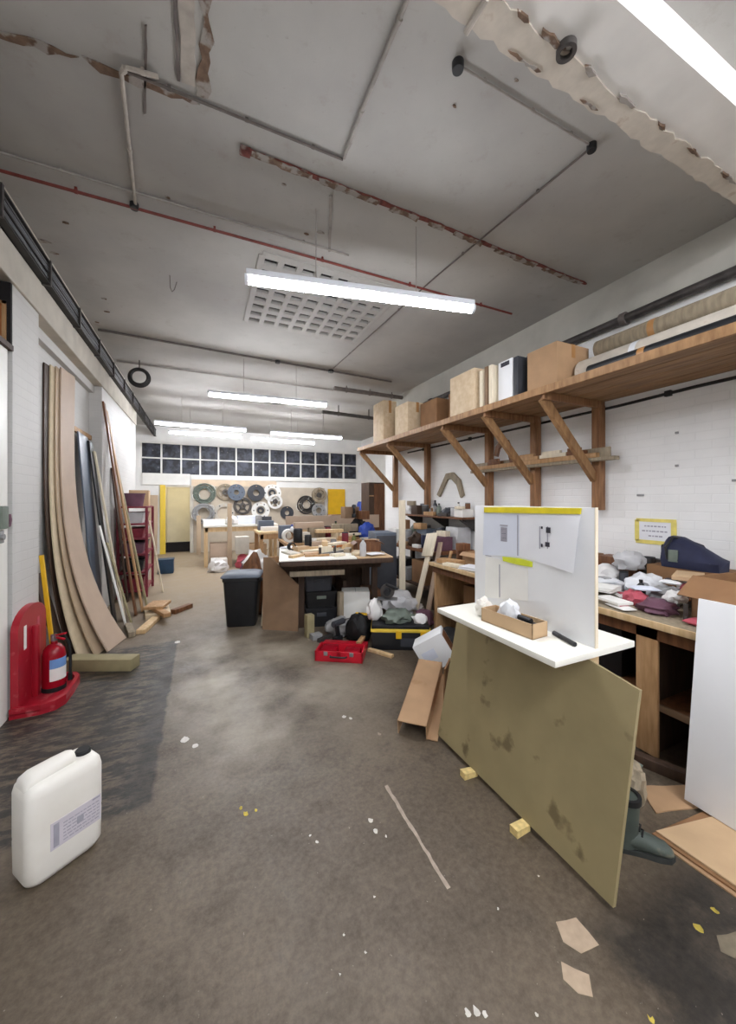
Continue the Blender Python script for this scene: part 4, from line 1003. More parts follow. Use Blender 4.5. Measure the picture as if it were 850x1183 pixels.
def offcut(label, p, d, m, rz=0, name='timber_offcut', cat='offcut'):
    return solo(name, label, cat, MB().box((0,0,d[2]/2), d, bev=min(.004, d[2]*.2)), m, p, (0,0,rz))
def papers(label, p, d, m='paper', rz=0, n=4):
    rn = random.Random(label); q = MB()
    for k in range(n): q.box((rn.uniform(-.008,.008), rn.uniform(-.008,.008), d[2]*(k+.5)/n), (d[0],d[1],d[2]/n*.92), rot=(0,0,rn.uniform(-7,7)))
    return solo('paper_stack', label, 'paper', q, m, p, (0,0,rz), smooth=0)
def tub(label, p, r, h, m, name='tub'):
    return solo(name, label, 'tub', MB().lathe([(0,0),(r*.8,0),(r,h*.92),(r*1.06,h*.92),(r*1.06,h),(r*.92,h),(r*.74,.01),(0,.01)]), m, p)
def drill(label, p, rz, m, m2='black_plastic'):
    t = thing('power_drill', label, 'power tool', p, rz)
    MB().box((0,0,.035),(.11,.075,.07), bev=.012).build('battery', m2, t)
    MB().box((.0,0,.125),(.045,.04,.13), rot=(0,-12,0), bev=.014).build('grip', m2, t)
    MB().cyl((-.07,0,.215),(.10,0,.215),.034).cyl((-.08,0,.215),(-.07,0,.215),.026).build('motor_housing', m, t)
    MB().cyl((.10,0,.215),(.145,0,.215),.022,.012).cyl((.145,0,.215),(.22,0,.215),.004).build('chuck', 'steel_dark', t)
    return t
def clamp(label, p, rz, m='steel_dark', h='wood_orange'):
    t = thing('bar_clamp', label, 'clamp', p, rz)
    MB().ext((-.20,-.006,.0),(.22,.006,.028)).build('bar', 'steel', t, smooth=0)
    MB().ext((-.20,-.012,-.0),(-.175,.012,.10), bev=.003).build('jaw', m, t); MB().ext((.05,-.012,.0),(.078,.012,.10), bev=.003).build('jaw', m, t)
    MB().cyl((.02,0,.085),(.13,0,.085),.007).cyl((.11,0,.085),(.19,0,.085),.016).build('handle', h, t)
    return t

# ------------------------------------------------------------------ middle of the room: first bench
B1 = 'white topped workbench standing in the middle of the room'
b1 = thing('workbench', B1, 'workbench', (.83,4.22,0), -11)
MB().ext((0,0,.84),(1.34,1.15,.90), bev=.005).build('bench_top', 'wood_dark', b1)
for x in (.25, 1.2):
    for y in (.42, 1.05): MB().ext((x-.035,y-.035,0),(x+.035,y+.035,.84)).build('leg', 'wood_dark', b1, smooth=0)
MB().ext((.05,.4,.72),(1.29,.44,.84)).build('apron', 'wood_dark', b1, smooth=0)
MB().ext((.0,1.08,0),(1.3,1.11,.84)).build('back_panel', 'wood_dark', b1, smooth=0)
MB().ext((-.02,-.01,.90),(.88,1.12,.918), bev=.003).build('bench_board', 'white_laminate', b1)
MB().ext((.89,0,.90),(1.33,1.1,.914), bev=.003).build('bench_board', 'cardboard_light', b1)
MB().ext((.10,.10,.70),(.75,.13,.76)).build('under_rail', 'wood_grey', b1)
ZB = .919
def b1p(x, y, z=ZB):
    c, s = math.cos(R(-11)), math.sin(R(-11)); return (.83+x*c-y*s, 4.22+x*s+y*c, z)
bottle('grey spray bottle near the front of the white topped bench', b1p(.97,.14,.915), .04, .22, 'grey_light', 'steel')
offcut('tan flat board on the right front corner of the white topped bench', b1p(1.16,.22,.915), (.26,.22,.018), 'mdf_tan', -20)
open_box('carton', 'brown open carton at the right end of the white topped bench', 'box', b1p(1.14,.58,.915), (.32,.26,.13), 'wood_brown', rz=-11, flap=.2)
can('black round tin on the back of the white topped bench', b1p(.34,.85), .05, .16, 'black_plastic', 'charcoal')
roll('dark tape roll standing at the back left of the white topped bench', b1p(.14,.8), .055, .05, 'black_rubber', lie=20)
for k, (x, y, d, rz, m, lab) in enumerate([(.52,.55,(.55,.10,.03),14,'wood_cream','long cream offcut lying across the white topped bench'),(.45,.72,(.42,.08,.04),-12,'wood_pale','pale offcut behind the long cream one on the white topped bench'),
      (.74,.72,(.3,.12,.03),30,'wood_cream','short cream offcut in the middle of the white topped bench'),(.30,.45,(.22,.16,.02),4,'wood_tan','tan square offcut near the left of the white topped bench'),
      (.78,.95,(.5,.09,.06),-6,'wood_tan','tan block along the back edge of the white topped bench'),(.12,.5,(.14,.3,.025),10,'plaster_cream','cream slat at the left end of the white topped bench')]):
    offcut(lab, b1p(x,y), d, m, rz)
papers('untidy white paper stack on the back of the white topped bench', b1p(.20,1.0), (.21,.3,.02), 'paper', 30)
can('small grey tin at the back of the white topped bench', b1p(.60,1.02), .045, .11, 'grey')
clamp('bar clamp with an orange handle on the white topped bench', b1p(.62,.36), 25)
# leaning brown sheet at the left end of the bench, its sloped corner cut along a shadow
q = MB().prism([(0,0),(.46,0),(.46,.56),(.10,.89),(0,.89)], .016, rot=(90,0,0))
solo('brown_sheet', 'brown board leaning on the left end of the white topped bench', 'board', q, 'mdf_brown', (.70,4.70,0), (-2,0,-33))
q = MB().prism([(0,0),(.05,0),(.05,.50),(0,.56)], .018, rot=(90,0,0))
offcut('short olive timber post under the front of the white topped bench', (1.16,4.22,0), (.09,.09,.26), 'khaki_timber', 10)
# bin
t = thing('waste_bin', 'black plastic bin with a grey lid in the gangway by the benches', 'bin', (.50,5.06,0), -14)
MB().loft([rrect(.175,.16,.05,0), rrect(.18,.165,.05,.01), rrect(.215,.20,.05,.58), rrect(.225,.21,.05,.585), rrect(.225,.21,.05,.62), rrect(.20,.185,.05,.62)]).build('bin_body', 'black_plastic', t, smooth=50)
MB().loft([rrect(.24,.225,.05,.622), rrect(.245,.23,.05,.63), rrect(.235,.22,.05,.65), rrect(.18,.16,.06,.672), rrect(.08,.07,.05,.676)]).build('bin_lid', 'lid_grey', t, smooth=50)
for s in (-1, 1): MB().ext((s*.225-.02,-.05,.54),(s*.225+.02,.05,.575), bev=.008).build('bin_handle', 'black_plastic', t)
leaning('thin pale lath leaning on the black bin', (.70,4.80,0),(.765,4.97,.55), .03, .016, 'wood_cream', 'lath', cat='lath')
bag('brown crumpled sack on the floor behind the black bin', (.68,5.42,0), (.36,.32,.84), 'wood_brown', 31, 'sack', 'sack', .14)
# below the first bench
for k, (x, y, z, d, m, lab) in enumerate([(.50,.55,0,(.42,.4,.24),'black_plastic','black storage crate on the floor under the white topped bench'),(.50,.55,.241,(.40,.38,.20),'black_rubber','upper black crate stacked under the white topped bench'),(.47,.56,.442,(.36,.34,.20),'charcoal','charcoal crate, topmost of the stack under the white topped bench')]):
    p = b1p(x,y,z); hx, hy, h = d[0]/2, d[1]/2, d[2]
    t = thing('storage_crate', lab, 'crate', p, -11)
    MB().loft([rrect(hx*.9,hy*.9,.03,0), rrect(hx*.97,hy*.97,.03,h-.03), rrect(hx,hy,.03,h-.03), rrect(hx,hy,.03,h), rrect(hx*.9,hy*.9,.03,h), rrect(hx*.85,hy*.85,.03,h*.3)]).build('crate_body', m, t)
    MB().ext((-.06,-hy-.004,h*.55),(.06,-hy*.93,h*.75), bev=.006).build('crate_grip', 'grey_green' if k == 1 else 'charcoal', t)
closed_box('carton', 'small pale box on top of the crates under the white topped bench', 'box', b1p(.56,.5,.643), (.16,.14,.09), 'wood_cream', rz=-11)
closed_box('carton', 'white square box on the floor under the white topped bench', 'box', (1.86,4.50,0), (.36,.26,.42), 'white_paint', rz=-20)
offcut('grey timber leg piece standing to the left of the white square box', (1.60,4.36,0), (.06,.06,.45), 'wood_grey', 12)
t = thing('cabinet', 'tall grey metal cabinet side standing behind the cream post', 'cabinet', (2.52,5.02,0), -10)
MB().ext((-.16,-.2,.04),(.16,.25,1.12), bev=.006).build('cabinet_body', 'slate_blue', t)
MB().ext((-.15,-.215,.08),(.15,-.198,1.08), bev=.004).build('cabinet_door', 'charcoal', t)
MB().ext((-.15,-.19,0),(.15,.24,.04)).build('plinth', 'black_rubber', t)
closed_box('carton', 'brown carton on the floor beneath the right end of the white topped bench', 'box', (2.22,4.72,0), (.22,.34,.36), 'wood_brown', rz=-10)
# tools on the floor in front
t = thing('toolbox', 'red toolbox lying open on the floor in front of the benches', 'toolbox', (1.30,3.53,0), -32)
q = MB().ext((-.24,-.12,0),(.24,.12,.008)).ext((-.24,-.12,0),(.24,-.105,.10)).ext((-.24,.105,0),(.24,.12,.10)).ext((-.24,-.12,0),(-.225,.12,.10)).ext((.225,-.12,0),(.24,.12,.10)).ext((-.02,-.12,0),(.02,-.11,.105))
q.build('box_body', 'red_tool', t, smooth=0)
MB().box((0,.215,.035),(.48,.19,.06), rot=(-6,0,0), bev=.01).build('lid', 'red_tool', t)
for x in (-.13,.13): MB().ext((x-.02,-.126,.06),(x+.02,-.118,.10), bev=.003).build('latch', 'steel', t)
MB().tube([(-.08,-.125,.06),(-.08,-.15,.06),(.08,-.15,.06),(.08,-.125,.06)], .008).build('handle', 'black_plastic', t)
MB().ext((-.20,-.08,.008),(-.04,.09,.10), bev=.02).ext((.04,-.08,.008),(.2,.07,.09), bev=.02).build('tool_tray', 'red_gloss', t)
drill('dark drill standing behind the red toolbox', (1.34,3.86,0), 30, 'charcoal')
bag('grey crumpled dust sheet on the floor behind the red toolbox', (1.52,3.98,0), (.36,.26,.20), 'grey', 22, 'dust_sheet', 'cloth', .2)
drill('black and yellow drill on the floor beside the black toolbox', (1.74,4.06,0), -40, 'yellow_paint')
bag('black and dark grey tool holdall on the floor left of the black toolbox', (1.66,3.90,0), (.30,.28,.30), 'black_rubber', 27, 'tool_bag', 'bag', .16)
bag('white plastic bag between the two floor toolboxes', (1.80,3.78,0), (.18,.14,.24), 'white_cloth', 28)
offcut('pale offcut lying behind the right end of the red toolbox', (1.70,3.52,0), (.05,.30,.03), 'wood_pale', 30)
t = thing('toolbox', 'black toolbox with yellow lid edge and latch on the floor', 'toolbox', (2.0,3.55,0), -27)
MB().ext((-.31,-.14,0),(.31,.16,.19), bev=.015).build('box_body', 'black_plastic', t)
MB().ext((-.32,-.15,.19),(.32,.17,.225), bev=.01).build('lid_edge', 'yellow_frame', t)
MB().ext((-.31,-.14,.225),(.31,.16,.265), bev=.012).build('lid', 'black_plastic', t)
for x in (-.02,.24): MB().ext((x-.03,-.162,.13),(x+.03,-.14,.21), bev=.004).build('latch', 'yellow_paint', t)
MB().ext((-.0,-.143,.04),(.26,-.139,.13)).build('grip_panel', 'charcoal', t)
bag('grey-green coiled hose bundle on the black toolbox', (1.98,3.57,.265), (.34,.24,.14), 'grey_green', 33, 'hose_bundle', 'hose', .2)
bag('white rag on the right end of the black toolbox', (2.18,3.46,.265), (.16,.14,.10), 'white_cloth', 34, 'rag', 'cloth')
t = thing('circular_saw', 'dark circular saw resting on the left end of the black toolbox', 'power tool', (1.80,3.66,.266), -30)
MB().ext((-.11,-.07,0),(.11,.07,.006)).build('sole_plate', 'steel', t, smooth=0)
MB().lathe([(0,0),(.08,0),(.08,.03),(0,.03)], c=(0,.03,.085), rot=(90,0,0)).build('blade_guard', 'steel_dark', t)
MB().cyl((0,0,.09),(0,-.08,.09),.038).box((.05,.0,.14),(.15,.03,.03), rot=(0,20,0), bev=.01).build('motor_handle', 'black_plastic', t)
# cream post and leaning boards
solo('timber_post', 'tall cream timber post standing upright between the benches', 'post', MB().ext((-.045,-.03,0),(.045,.03,1.60), bev=.004), 'wood_cream', (2.66,4.66,0), (0,0,-20))
pk = leaning('cream plank with a square board fixed at its top, right of the tall cream post', (2.60,4.25,0), (3.02,4.40,1.10), .11, .02, 'wood_cream')
MB().ext((-.03,-.13,.86),(-.01,.13,1.20), bev=.002).build('head_board', 'wood_cream', pk)
leaning('pinkish plank leaning just left of the bench end panel', (2.72,4.12,0), (3.06,4.28,1.0), .09, .02, 'mdf_pink')
leaning('narrow tan lath leaning against the bench end panel', (2.74,3.98,0), (2.90,3.82,.95), .04, .02, 'wood_tan', 'lath', cat='lath')
bag('grey bundled sheeting on the floor at the foot of the cream post', (2.52,4.32,0), (.44,.34,.26), 'grey_light', 41, 'dust_sheet', 'cloth')
bag('plum coloured cloth on the floor beside the bench end panel', (2.62,3.98,0), (.24,.2,.2), 'plum', 42, 'cloth', 'cloth')
# tilted white box and long carton
t = thing('tilted_box', 'white printed box lying tilted against the khaki board', 'box', (2.06,2.84,.082), rot=(0,-32,-38))
MB().box((0,0,.14),(.30,.22,.28), bev=.008).build('box_body', 'white_board', t)
MB().ext((-.11,-.1115,.10),(.02,-.1095,.19)).build('print_panel', 'paper_blue', t, smooth=0)
MB().ext((.149,-.09,.03),(.152,.09,.25)).build('brown_side', 'wood_brown', t, smooth=0)
bag('dark tool bag on the floor behind the tilted white box', (2.28,3.12,0), (.34,.3,.3), 'black_rubber', 44, 'tool_bag', 'bag', .14)
def trough(label, a, b, w_, h, m):
    a, b = Vector(a), Vector(b); d = b-a; L = d.length; x = d.normalized(); y = Vector((-x.y,x.x,0)).normalized(); z = x.cross(y)
    t = thing('cardboard_channel', label, 'cardboard', a)
    q = MB().ext((0,-w_/2,h-.006),(L,w_/2,h)).ext((0,-w_/2,0),(L,-w_/2+.006,h)).ext((0,w_/2-.006,0),(L,w_/2,h))
    o = q.build('channel', m, t, smooth=0)
    q = MB().ext((0,-w_/2-.07,.0),(L*.97,-w_/2,.006)).build('flap', m, t, smooth=0)
    t.matrix_world = Matrix(((x.x,y.x,z.x,a.x),(x.y,y.y,z.y,a.y),(x.z,y.z,z.z,a.z),(0,0,0,1)))
    return t
trough('long brown cardboard channel lying on the floor left of the khaki board', (1.30,2.14,.005), (1.80,2.66,.13), .20, .10, 'cardboard')
solo('cardboard_sheet', 'folded brown cardboard standing between the long channel and the khaki board', 'cardboard', MB().prism([(0,0),(.35,0),(.35,.36),(.05,.40)], .012, rot=(90,0,0)), 'cardboard_dark', (1.535,2.12,0), (0,0,46))

# ------------------------------------------------------------------ far benches
b2 = bench('cluttered workbench behind the white topped one', (1.25,5.95,0), -3, 0, 1.75, 1.0, .90, 'wood_tan', 'wood_dark')
b3 = bench('far workbench below the long board, in front of the ring wall', (1.15,8.3,0), 0, 0, 2.55, .9, .90, 'wood_pale', 'wood_tan')
b4 = bench('far left bench with a white top near the doorway', (.05,9.55,0), 0, 0, 1.75, .8, 1.0, 'white_laminate', 'wood_pale', shelf=False)
t = thing('long_board', 'long pinkish tan board standing on edge along the far workbench', 'board', (1.75,8.35,.90))
MB().ext((0,0,.02),(2.35,.03,.34), bev=.003).build('board', 'mdf_pink', t); MB().ext((0,-.03,0),(1.94,.06,.02)).build('foot_batten', 'wood_pale', t, smooth=0)
solo('timber_post', 'slim tan timber post standing in front of the far left bench', 'post', MB().ext((-.05,-.03,0),(.05,.03,1.52), bev=.004), 'mdf_tan', (.63,9.45,0))
solo('timber_post', 'short tan post at the right jamb of the yellow doorway', 'post', MB().ext((-.06,-.04,0),(.06,.04,1.15), bev=.004), 'mdf_tan', (-.06,12.0,0))
for (x, y, z, d, m, lab) in [(.45,9.85,0,(.5,.4,.55),'mdf_pink','pinkish carton on the floor under the far left bench'),(.42,9.42,0,(.36,.3,.22),'white_paint','white box on the floor before the far left bench'),(1.25,9.8,0,(.55,.45,.5),'cardboard_light','tan carton under the right half of the far left bench'),
      (.30,9.95,1.0,(.5,.35,.12),'white_paint','flat white box on the far left bench'),(1.1,9.95,1.0,(.5,.4,.20),'paper_blue','pale blue box on the far left bench'),(1.55,9.75,1.0,(.22,.2,.18),'charcoal','small dark box at the right end of the far left bench')]:
    closed_box('carton', lab, 'box', (x,y,z), d, m)
bag('white sack on the floor in front of the far workbench', (1.05,7.9,0), (.5,.4,.55), 'white_cloth', 51, 'sack', 'sack')
bag('pink and white rag heap on the floor below the far left bench', (.95,9.2,0), (.44,.3,.30), 'pink_red', 52, 'rag', 'cloth')
bag('plum cloth heap on the floor right of the pink rag heap', (.95,8.45,0), (.34,.3,.34), 'plum', 53, 'rag', 'cloth')
bag('white polythene heap beside the tan timber post', (.35,8.9,0), (.4,.3,.28), 'white_cloth', 54)
# clutter on the second bench
def b2p(px, py): 
    p = at(px, py, .901); return (min(max(p[0],1.35),3.25), min(max(p[1],5.98),6.78), .90)
can('black can at the left end of the cluttered second bench', (1.48,6.05,.898), .075, .22, 'black_plastic', 'charcoal')
roll('white ring roll with a dark hole on the left of the second bench', (1.34,6.25,.90), .11, .09, 'white_paint', lie=5)
for (x, y, d, rz, m, lab) in [(1.85,6.1,(.6,.1,.05),10,'wood_cream','cream plank offcut across the front of the second bench'),(2.05,6.32,(.5,.14,.06),-8,'wood_pale','pale offcut in the middle of the second bench'),(1.75,6.5,(.55,.12,.10),4,'mdf_pink','pink offcut at the back of the second bench'),
      (2.55,6.15,(.4,.12,.04),18,'wood_cream','cream offcut at the right front of the second bench'),(2.5,6.55,(.5,.1,.14),-5,'wood_grey','grey beam offcut at the back right of the second bench'),(2.75,6.02,(.3,.14,.03),-10,'plaster_cream','pale slab at the right end of the second bench')]:
    offcut(lab, (x,y,.895), d, m, rz)
bag('blue cloth bag at the right end of the second bench', (2.82,6.25,.89), (.30,.24,.28), 'blue', 61, 'cloth_bag', 'bag')
open_box('carton', 'brown open carton at the right of the second bench', 'box', (2.6,5.98+.35,.90), (.26,.2,.16), 'wood_brown', flap=.2) if False else None
can('grey tin in the middle of the second bench', (2.25,6.55,.898), .07, .18, 'grey')
can('maroon tin at the back of the second bench', (2.10,6.68,.898), .07, .20, 'maroon', 'charcoal')
bottle('olive bottle at the back of the second bench', (2.38,6.75,.898), .05, .30, 'green_olive')
bag('dark crumpled sack at the far right corner of the second bench', (2.78,6.62,.885), (.36,.3,.36), 'black_rubber', 62, 'sack', 'sack')
bottle('clear white bottle at the left back of the second bench', (1.55,6.7,.898), .05, .26, 'clear_wrap', 'blue')
drill('dark drill on the right of the second bench', (2.62,6.42,.893), 60, 'charcoal')
for (x, y, z, d, m, lab) in [(1.75,6.2,.23,(.45,.4,.35),'cardboard_dark','dark carton on the lower shelf of the second bench'),(2.45,6.2,.23,(.5,.4,.3),'black_plastic','black case on the lower shelf of the second bench')]:
    closed_box('carton', lab, 'box', (x,y,z), d, m)
# clutter on the third bench
for (x, y, d, rz, m, lab) in [(1.45,8.6,(.4,.2,.1),8,'white_paint','white block at the left end of the far workbench'),(1.4,8.95,(.35,.2,.22),0,'slate_blue','slate block at the back left of the far workbench'),(3.45,8.55,(.3,.16,.2),-6,'wood_grey','grey timber block at the right end of the far workbench'),(3.2,8.9,(.5,.2,.34),3,'cardboard_dark','dark brown block behind the long pinkish board')]:
    offcut(lab, (x,y,.90), d, m, rz, 'timber_block', 'block')
# far right: brown cabinet, blue drum
t = thing('cabinet', 'brown wooden cabinet with a dark open side beyond the end of the high shelf', 'cabinet', (4.13,8.55,0))
MB().ext((-.22,.0,0),(.22,.5,2.06), bev=.006).build('cabinet_body', 'wood_dark', t)
MB().ext((-.08,-.02,.05),(.22,.0,2.02), bev=.004).build('cabinet_door', 'wood_brown', t)
for z in (.7,1.2,1.7): MB().ext((-.21,-.012,z),(-.09,.0,z+.03)).build('open_shelf', 'wood_tan', t, smooth=0)
MB().lathe([(0,0),(.018,0),(.018,.03),(0,.03)], c=(-.04,-.02,1.1), rot=(90,0,0)).build('door_knob', 'steel', t)
t = thing('plastic_drum', 'blue plastic drum by the white wall at the far right', 'drum', (4.72,10.8,.0)); t.scale = (1,1,1.1)
MB().lathe([(0,0),(.17,0),(.19,.04),(.19,.5),(.2,.52),(.19,.54),(.19,1.0),(.2,1.02),(.19,1.04),(.19,1.35),(.15,1.42),(0,1.42)]).build('drum_body', 'blue', t)
MB().lathe([(0,1.415),(.05,1.415),(.05,1.45),(0,1.45)], c=(.07,0,0), n=14).build('drum_cap', 'black_plastic', t)

# ------------------------------------------------------------------ bench and shelf by the right wall, beyond the first workbench
b5 = bench('cluttered bench along the right wall behind the leaning planks', (3.06,4.42,0), 90, 0, 2.0, -.0, .86, 'wood_tan', 'wood_dark') if False else None
t = thing('workbench', 'cluttered brown bench along the right wall, beyond the long workbench', 'workbench', (3.45,5.2,0))
MB().ext((-.38,-.78,.80),(.33,1.0,.85), bev=.005).build('bench_top', 'wood_brown', t)
for y in (-.72,.92):
    for x in (-.33,.28): MB().ext((x-.035,y-.035,0),(x+.035,y+.035,.80)).build('leg', 'wood_dark', t, smooth=0)
MB().ext((-.36,-.75,.25),(.3,.97,.28)).build('lower_shelf', 'wood_dark', t, smooth=0)
t = thing('bracket_shelf', 'brown shelf with a clutter of tools fixed to the right wall under the high shelf', 'shelf', (3.62,5.1,1.32))
MB().ext((-.20,-.85,0),(.178,.95,.03), bev=.003).build('shelf_board', 'wood_brown', t)
for y in (-.7,.0,.8):
    MB().prism([(.178,0),(.178,-.20),(.158,-.20),(-.14,-.018),(-.14,0)], .02, (0,y,0), rot=(90,0,0)).build('bracket', 'steel_dark', t, smooth=0)
SH = 1.35
for (x, y, kind, a, lab) in [(3.56,4.40,'box',((.2,.2,.12),'white_paint'),'white box at the near end of the tool shelf'),(3.55,4.62,'can',(.05,.13,'grey_light'),'silver grey tin near the white box on the tool shelf'),(3.58,4.80,'bag',((.2,.2,.14),'charcoal',71),'charcoal rag on the near half of the tool shelf'),
      (3.56,5.02,'bottle',(.04,.2,'grey_green'),'grey-green bottle in the middle of the tool shelf'),(3.58,5.2,'roll',(.08,.06,'grey'),'grey roll standing in the middle of the tool shelf'),(3.56,5.42,'can',(.06,.16,'steel_dark'),'dark tin on the far half of the tool shelf'),
      (3.56,5.62,'box',((.22,.2,.16),'wood_dark'),'dark box toward the far end of the tool shelf'),(3.55,5.86,'bag',((.22,.2,.18),'white_cloth',72),'white rag bundle at the far end of the tool shelf')]:
    p = (x,y,SH)
    if kind == 'box': closed_box('parts_box', lab, 'box', p, *a)
    elif kind == 'can': can(lab, p, *a)
    elif kind == 'bag': bag(lab, (p[0],p[1],p[2]), *a, name='rag', cat='cloth')
    elif kind == 'bottle': bottle(lab, p, *a)
    else: roll(lab, p, *a, lie=80)
for (x, y, z, kind, a, lab) in [(3.28,4.62,.85,'box',((.3,.26,.2),'plum'),'plum box at the near end of the brown wall bench'),(3.62,4.60,.85,'box',((.24,.3,.34),'grey_light'),'tall pale grey box at the back of the brown wall bench'),(3.25,4.95,.85,'can',(.07,.2,'navy'),'navy tin at the front of the brown wall bench'),
      (3.50,4.92,.85,'bag',((.26,.26,.3),'charcoal',73),'charcoal sack heap in the middle of the brown wall bench'),(3.24,5.22,.85,'bag',((.24,.26,.22),'wood_dark',74),'dark brown bundle on the front of the brown wall bench'),(3.55,5.3,.85,'box',((.3,.3,.26),'slate_blue'),'slate blue case on the brown wall bench'),
      (3.26,5.52,.85,'can',(.08,.22,'grey'),'grey paint tin at the far front of the brown wall bench'),(3.55,5.72,.85,'bag',((.3,.34,.3),'grey_green',75),'grey-green tarpaulin bundle on the brown wall bench'),(3.26,5.85,.85,'box',((.26,.28,.24),'white_paint'),'white carton at the far end of the brown wall bench'),(3.3,5.7,.28,'box',((.3,.4,.3),'black_plastic'),'black case on the lower shelf of the brown wall bench'),(3.3,5.0,.28,'box',((.3,.4,.36),'cardboard_dark'),'dark carton on the lower shelf of the brown wall bench')]:
    p = (x,y,z)
    if kind == 'box': closed_box('parts_box', lab, 'box', p, *a)
    elif kind == 'can': can(lab, p, *a)
    else: bag(lab, p, *a, name='bundle', cat='bundle')
# far half of the long workbench, left of the white panel
for (x, y, kind, a, lab) in [(2.92,3.30,'obox',((.26,.34,.14),'cardboard'),'brown open carton on the workbench, left of the white panel'),(3.06,2.92,'obox',((.24,.24,.2),'cardboard_dark'),'dark brown carton on the workbench close to the white panel'),(2.66,3.52,'offcut',((.14,.3,.05),'wood_tan'),'tan offcut at the far front of the long workbench'),
      (3.22,3.42,'bottle',(.045,.24,'lime_tape'),'lime bottle behind the brown carton on the long workbench'),(3.34,3.05,'bag',((.2,.2,.26),'plum',81),'plum bag on the workbench beside the white panel'),(2.88,3.6,'can',(.06,.14,'wood_brown'),'brown tin at the far end of the long workbench'),
      (3.60,3.25,'box',((.28,.26,.36),'pink_red'),'pink and maroon box at the back of the long workbench'),(3.60,3.58,'box',((.26,.22,.42),'grey_light'),'light grey case at the back of the long workbench'),(3.3,3.62,'box',((.2,.16,.2),'charcoal'),'charcoal box at the far end of the long workbench'),
      (2.72,3.12,'papers',((.2,.28,.03),'paper'),'white papers on the workbench front just left of the white panel'),(3.62,2.93,'box',((.26,.24,.3),'maroon'),'maroon box against the wall at the back of the long workbench')]:
    p = (x, y, BZ)
    if kind == 'obox': open_box('carton', lab, 'box', p, *a, flap=.25)
    elif kind == 'box': closed_box('parts_box', lab, 'box', p, *a)
    elif kind == 'offcut': offcut(lab, p, *a, rz=20)
    elif kind == 'bottle': bottle(lab, p, *a)
    elif kind == 'can': can(lab, p, *a)
    elif kind == 'papers': papers(lab, p, *a, rz=14)
    else: bag(lab, p, *a)
# near half: the heap of bags, papers and tools
for (x, y, z, kind, a, lab) in [
      (3.55,2.55,BZ,'box',((.3,.26,.20),'cardboard_dark'),'brown box on the workbench right behind the white panel edge'),(3.66,2.2,BZ,'box',((.2,.36,.20),'wood_brown'),'brown box against the wall under the paper notice'),
      (3.36,2.24,BZ,'bag',((.26,.24,.16),'white_cloth',91),'white bag under the left half of the paper notice'),(3.46,1.96,BZ,'bag',((.24,.22,.16),'grey_light',92),'light grey bag heap right under the paper notice'),
      (3.10,2.00,BZ,'papers',((.3,.34,.05),'paper'),'white paper stack on the workbench beside the white panel'),(3.16,1.72,BZ,'bag',((.28,.26,.17),'clear_wrap',93),'shiny clear wrapped bag in the middle of the workbench heap'),
      (3.30,1.42,BZ,'bag',((.28,.24,.17),'white_cloth',94),'white cloth heap on the workbench to the left of the brown carton'),(3.02,1.50,BZ,'bag',((.24,.2,.13),'grey',95),'grey rag on the workbench in front of the clear bag'),
      (2.80,1.86,BZ,'papers',((.2,.3,.03),'white_paint'),'crooked white sheets at the front edge of the workbench'),(2.82,1.56,BZ,'bag',((.16,.16,.10),'pink_red',96),'pink red work glove on the front of the workbench'),
      (2.90,1.38,BZ,'clamp',(20,),'steel bar clamp near the front of the workbench'),(2.74,1.33,BZ,'bag',((.2,.2,.09),'plum',97),'plum cloth at the front edge of the workbench by the white board'),
      (2.66,1.68,BZ,'offcut',((.12,.2,.02),'white_paint'),'white slat at the front edge of the workbench'),(2.86,1.32,BZ,'bag',((.14,.11,.08),'white_cloth',99),'white rag at the foot of the brown carton on the workbench'),
      (3.25,2.5,BZ,'papers',((.3,.4,.10),'white_paint'),'thick white pile of sheets behind the white panel'),(3.02,2.36,BZ,'box',((.2,.2,.12),'cardboard'),'small brown box by the white panel on the workbench'),(3.62,1.62,BZ,'box',((.34,.5,.20),'cardboard_dark'),'low brown carton under the navy bag'),
      (2.64,2.02,BZ,'can',(.04,.09,'white_plastic'),'small white pot at the front edge behind the pale ledge'),(2.95,1.68,BZ,'bottle',(.03,.15,'black_plastic'),'small black bottle in front of the clear bag')]:
    p = (x,y,z)
    if kind == 'box': closed_box('carton', lab, 'box', p, *a)
    elif kind == 'bag':
        nm = 'work_glove' if 'glove' in lab else 'rag' if ('rag' in lab or 'cloth' in lab) else 'plastic_bag'
        bag(lab, p, *a, name=nm, cat={'work_glove':'glove','rag':'cloth','plastic_bag':'bag'}[nm])
    elif kind == 'papers': papers(lab, p, *a, rz=12, n=6)
    elif kind == 'clamp': clamp(lab, p, *a)
    elif kind == 'offcut': offcut(lab, p, *a, rz=-15)
    elif kind == 'can': can(lab, p, *a)
    elif kind == 'bottle': bottle(lab, p, *a)
offcut('tan board lying over the heap in front of the navy bag', (3.26,1.52,BZ+.12), (.3,.16,.03), 'cardboard_light', 20)
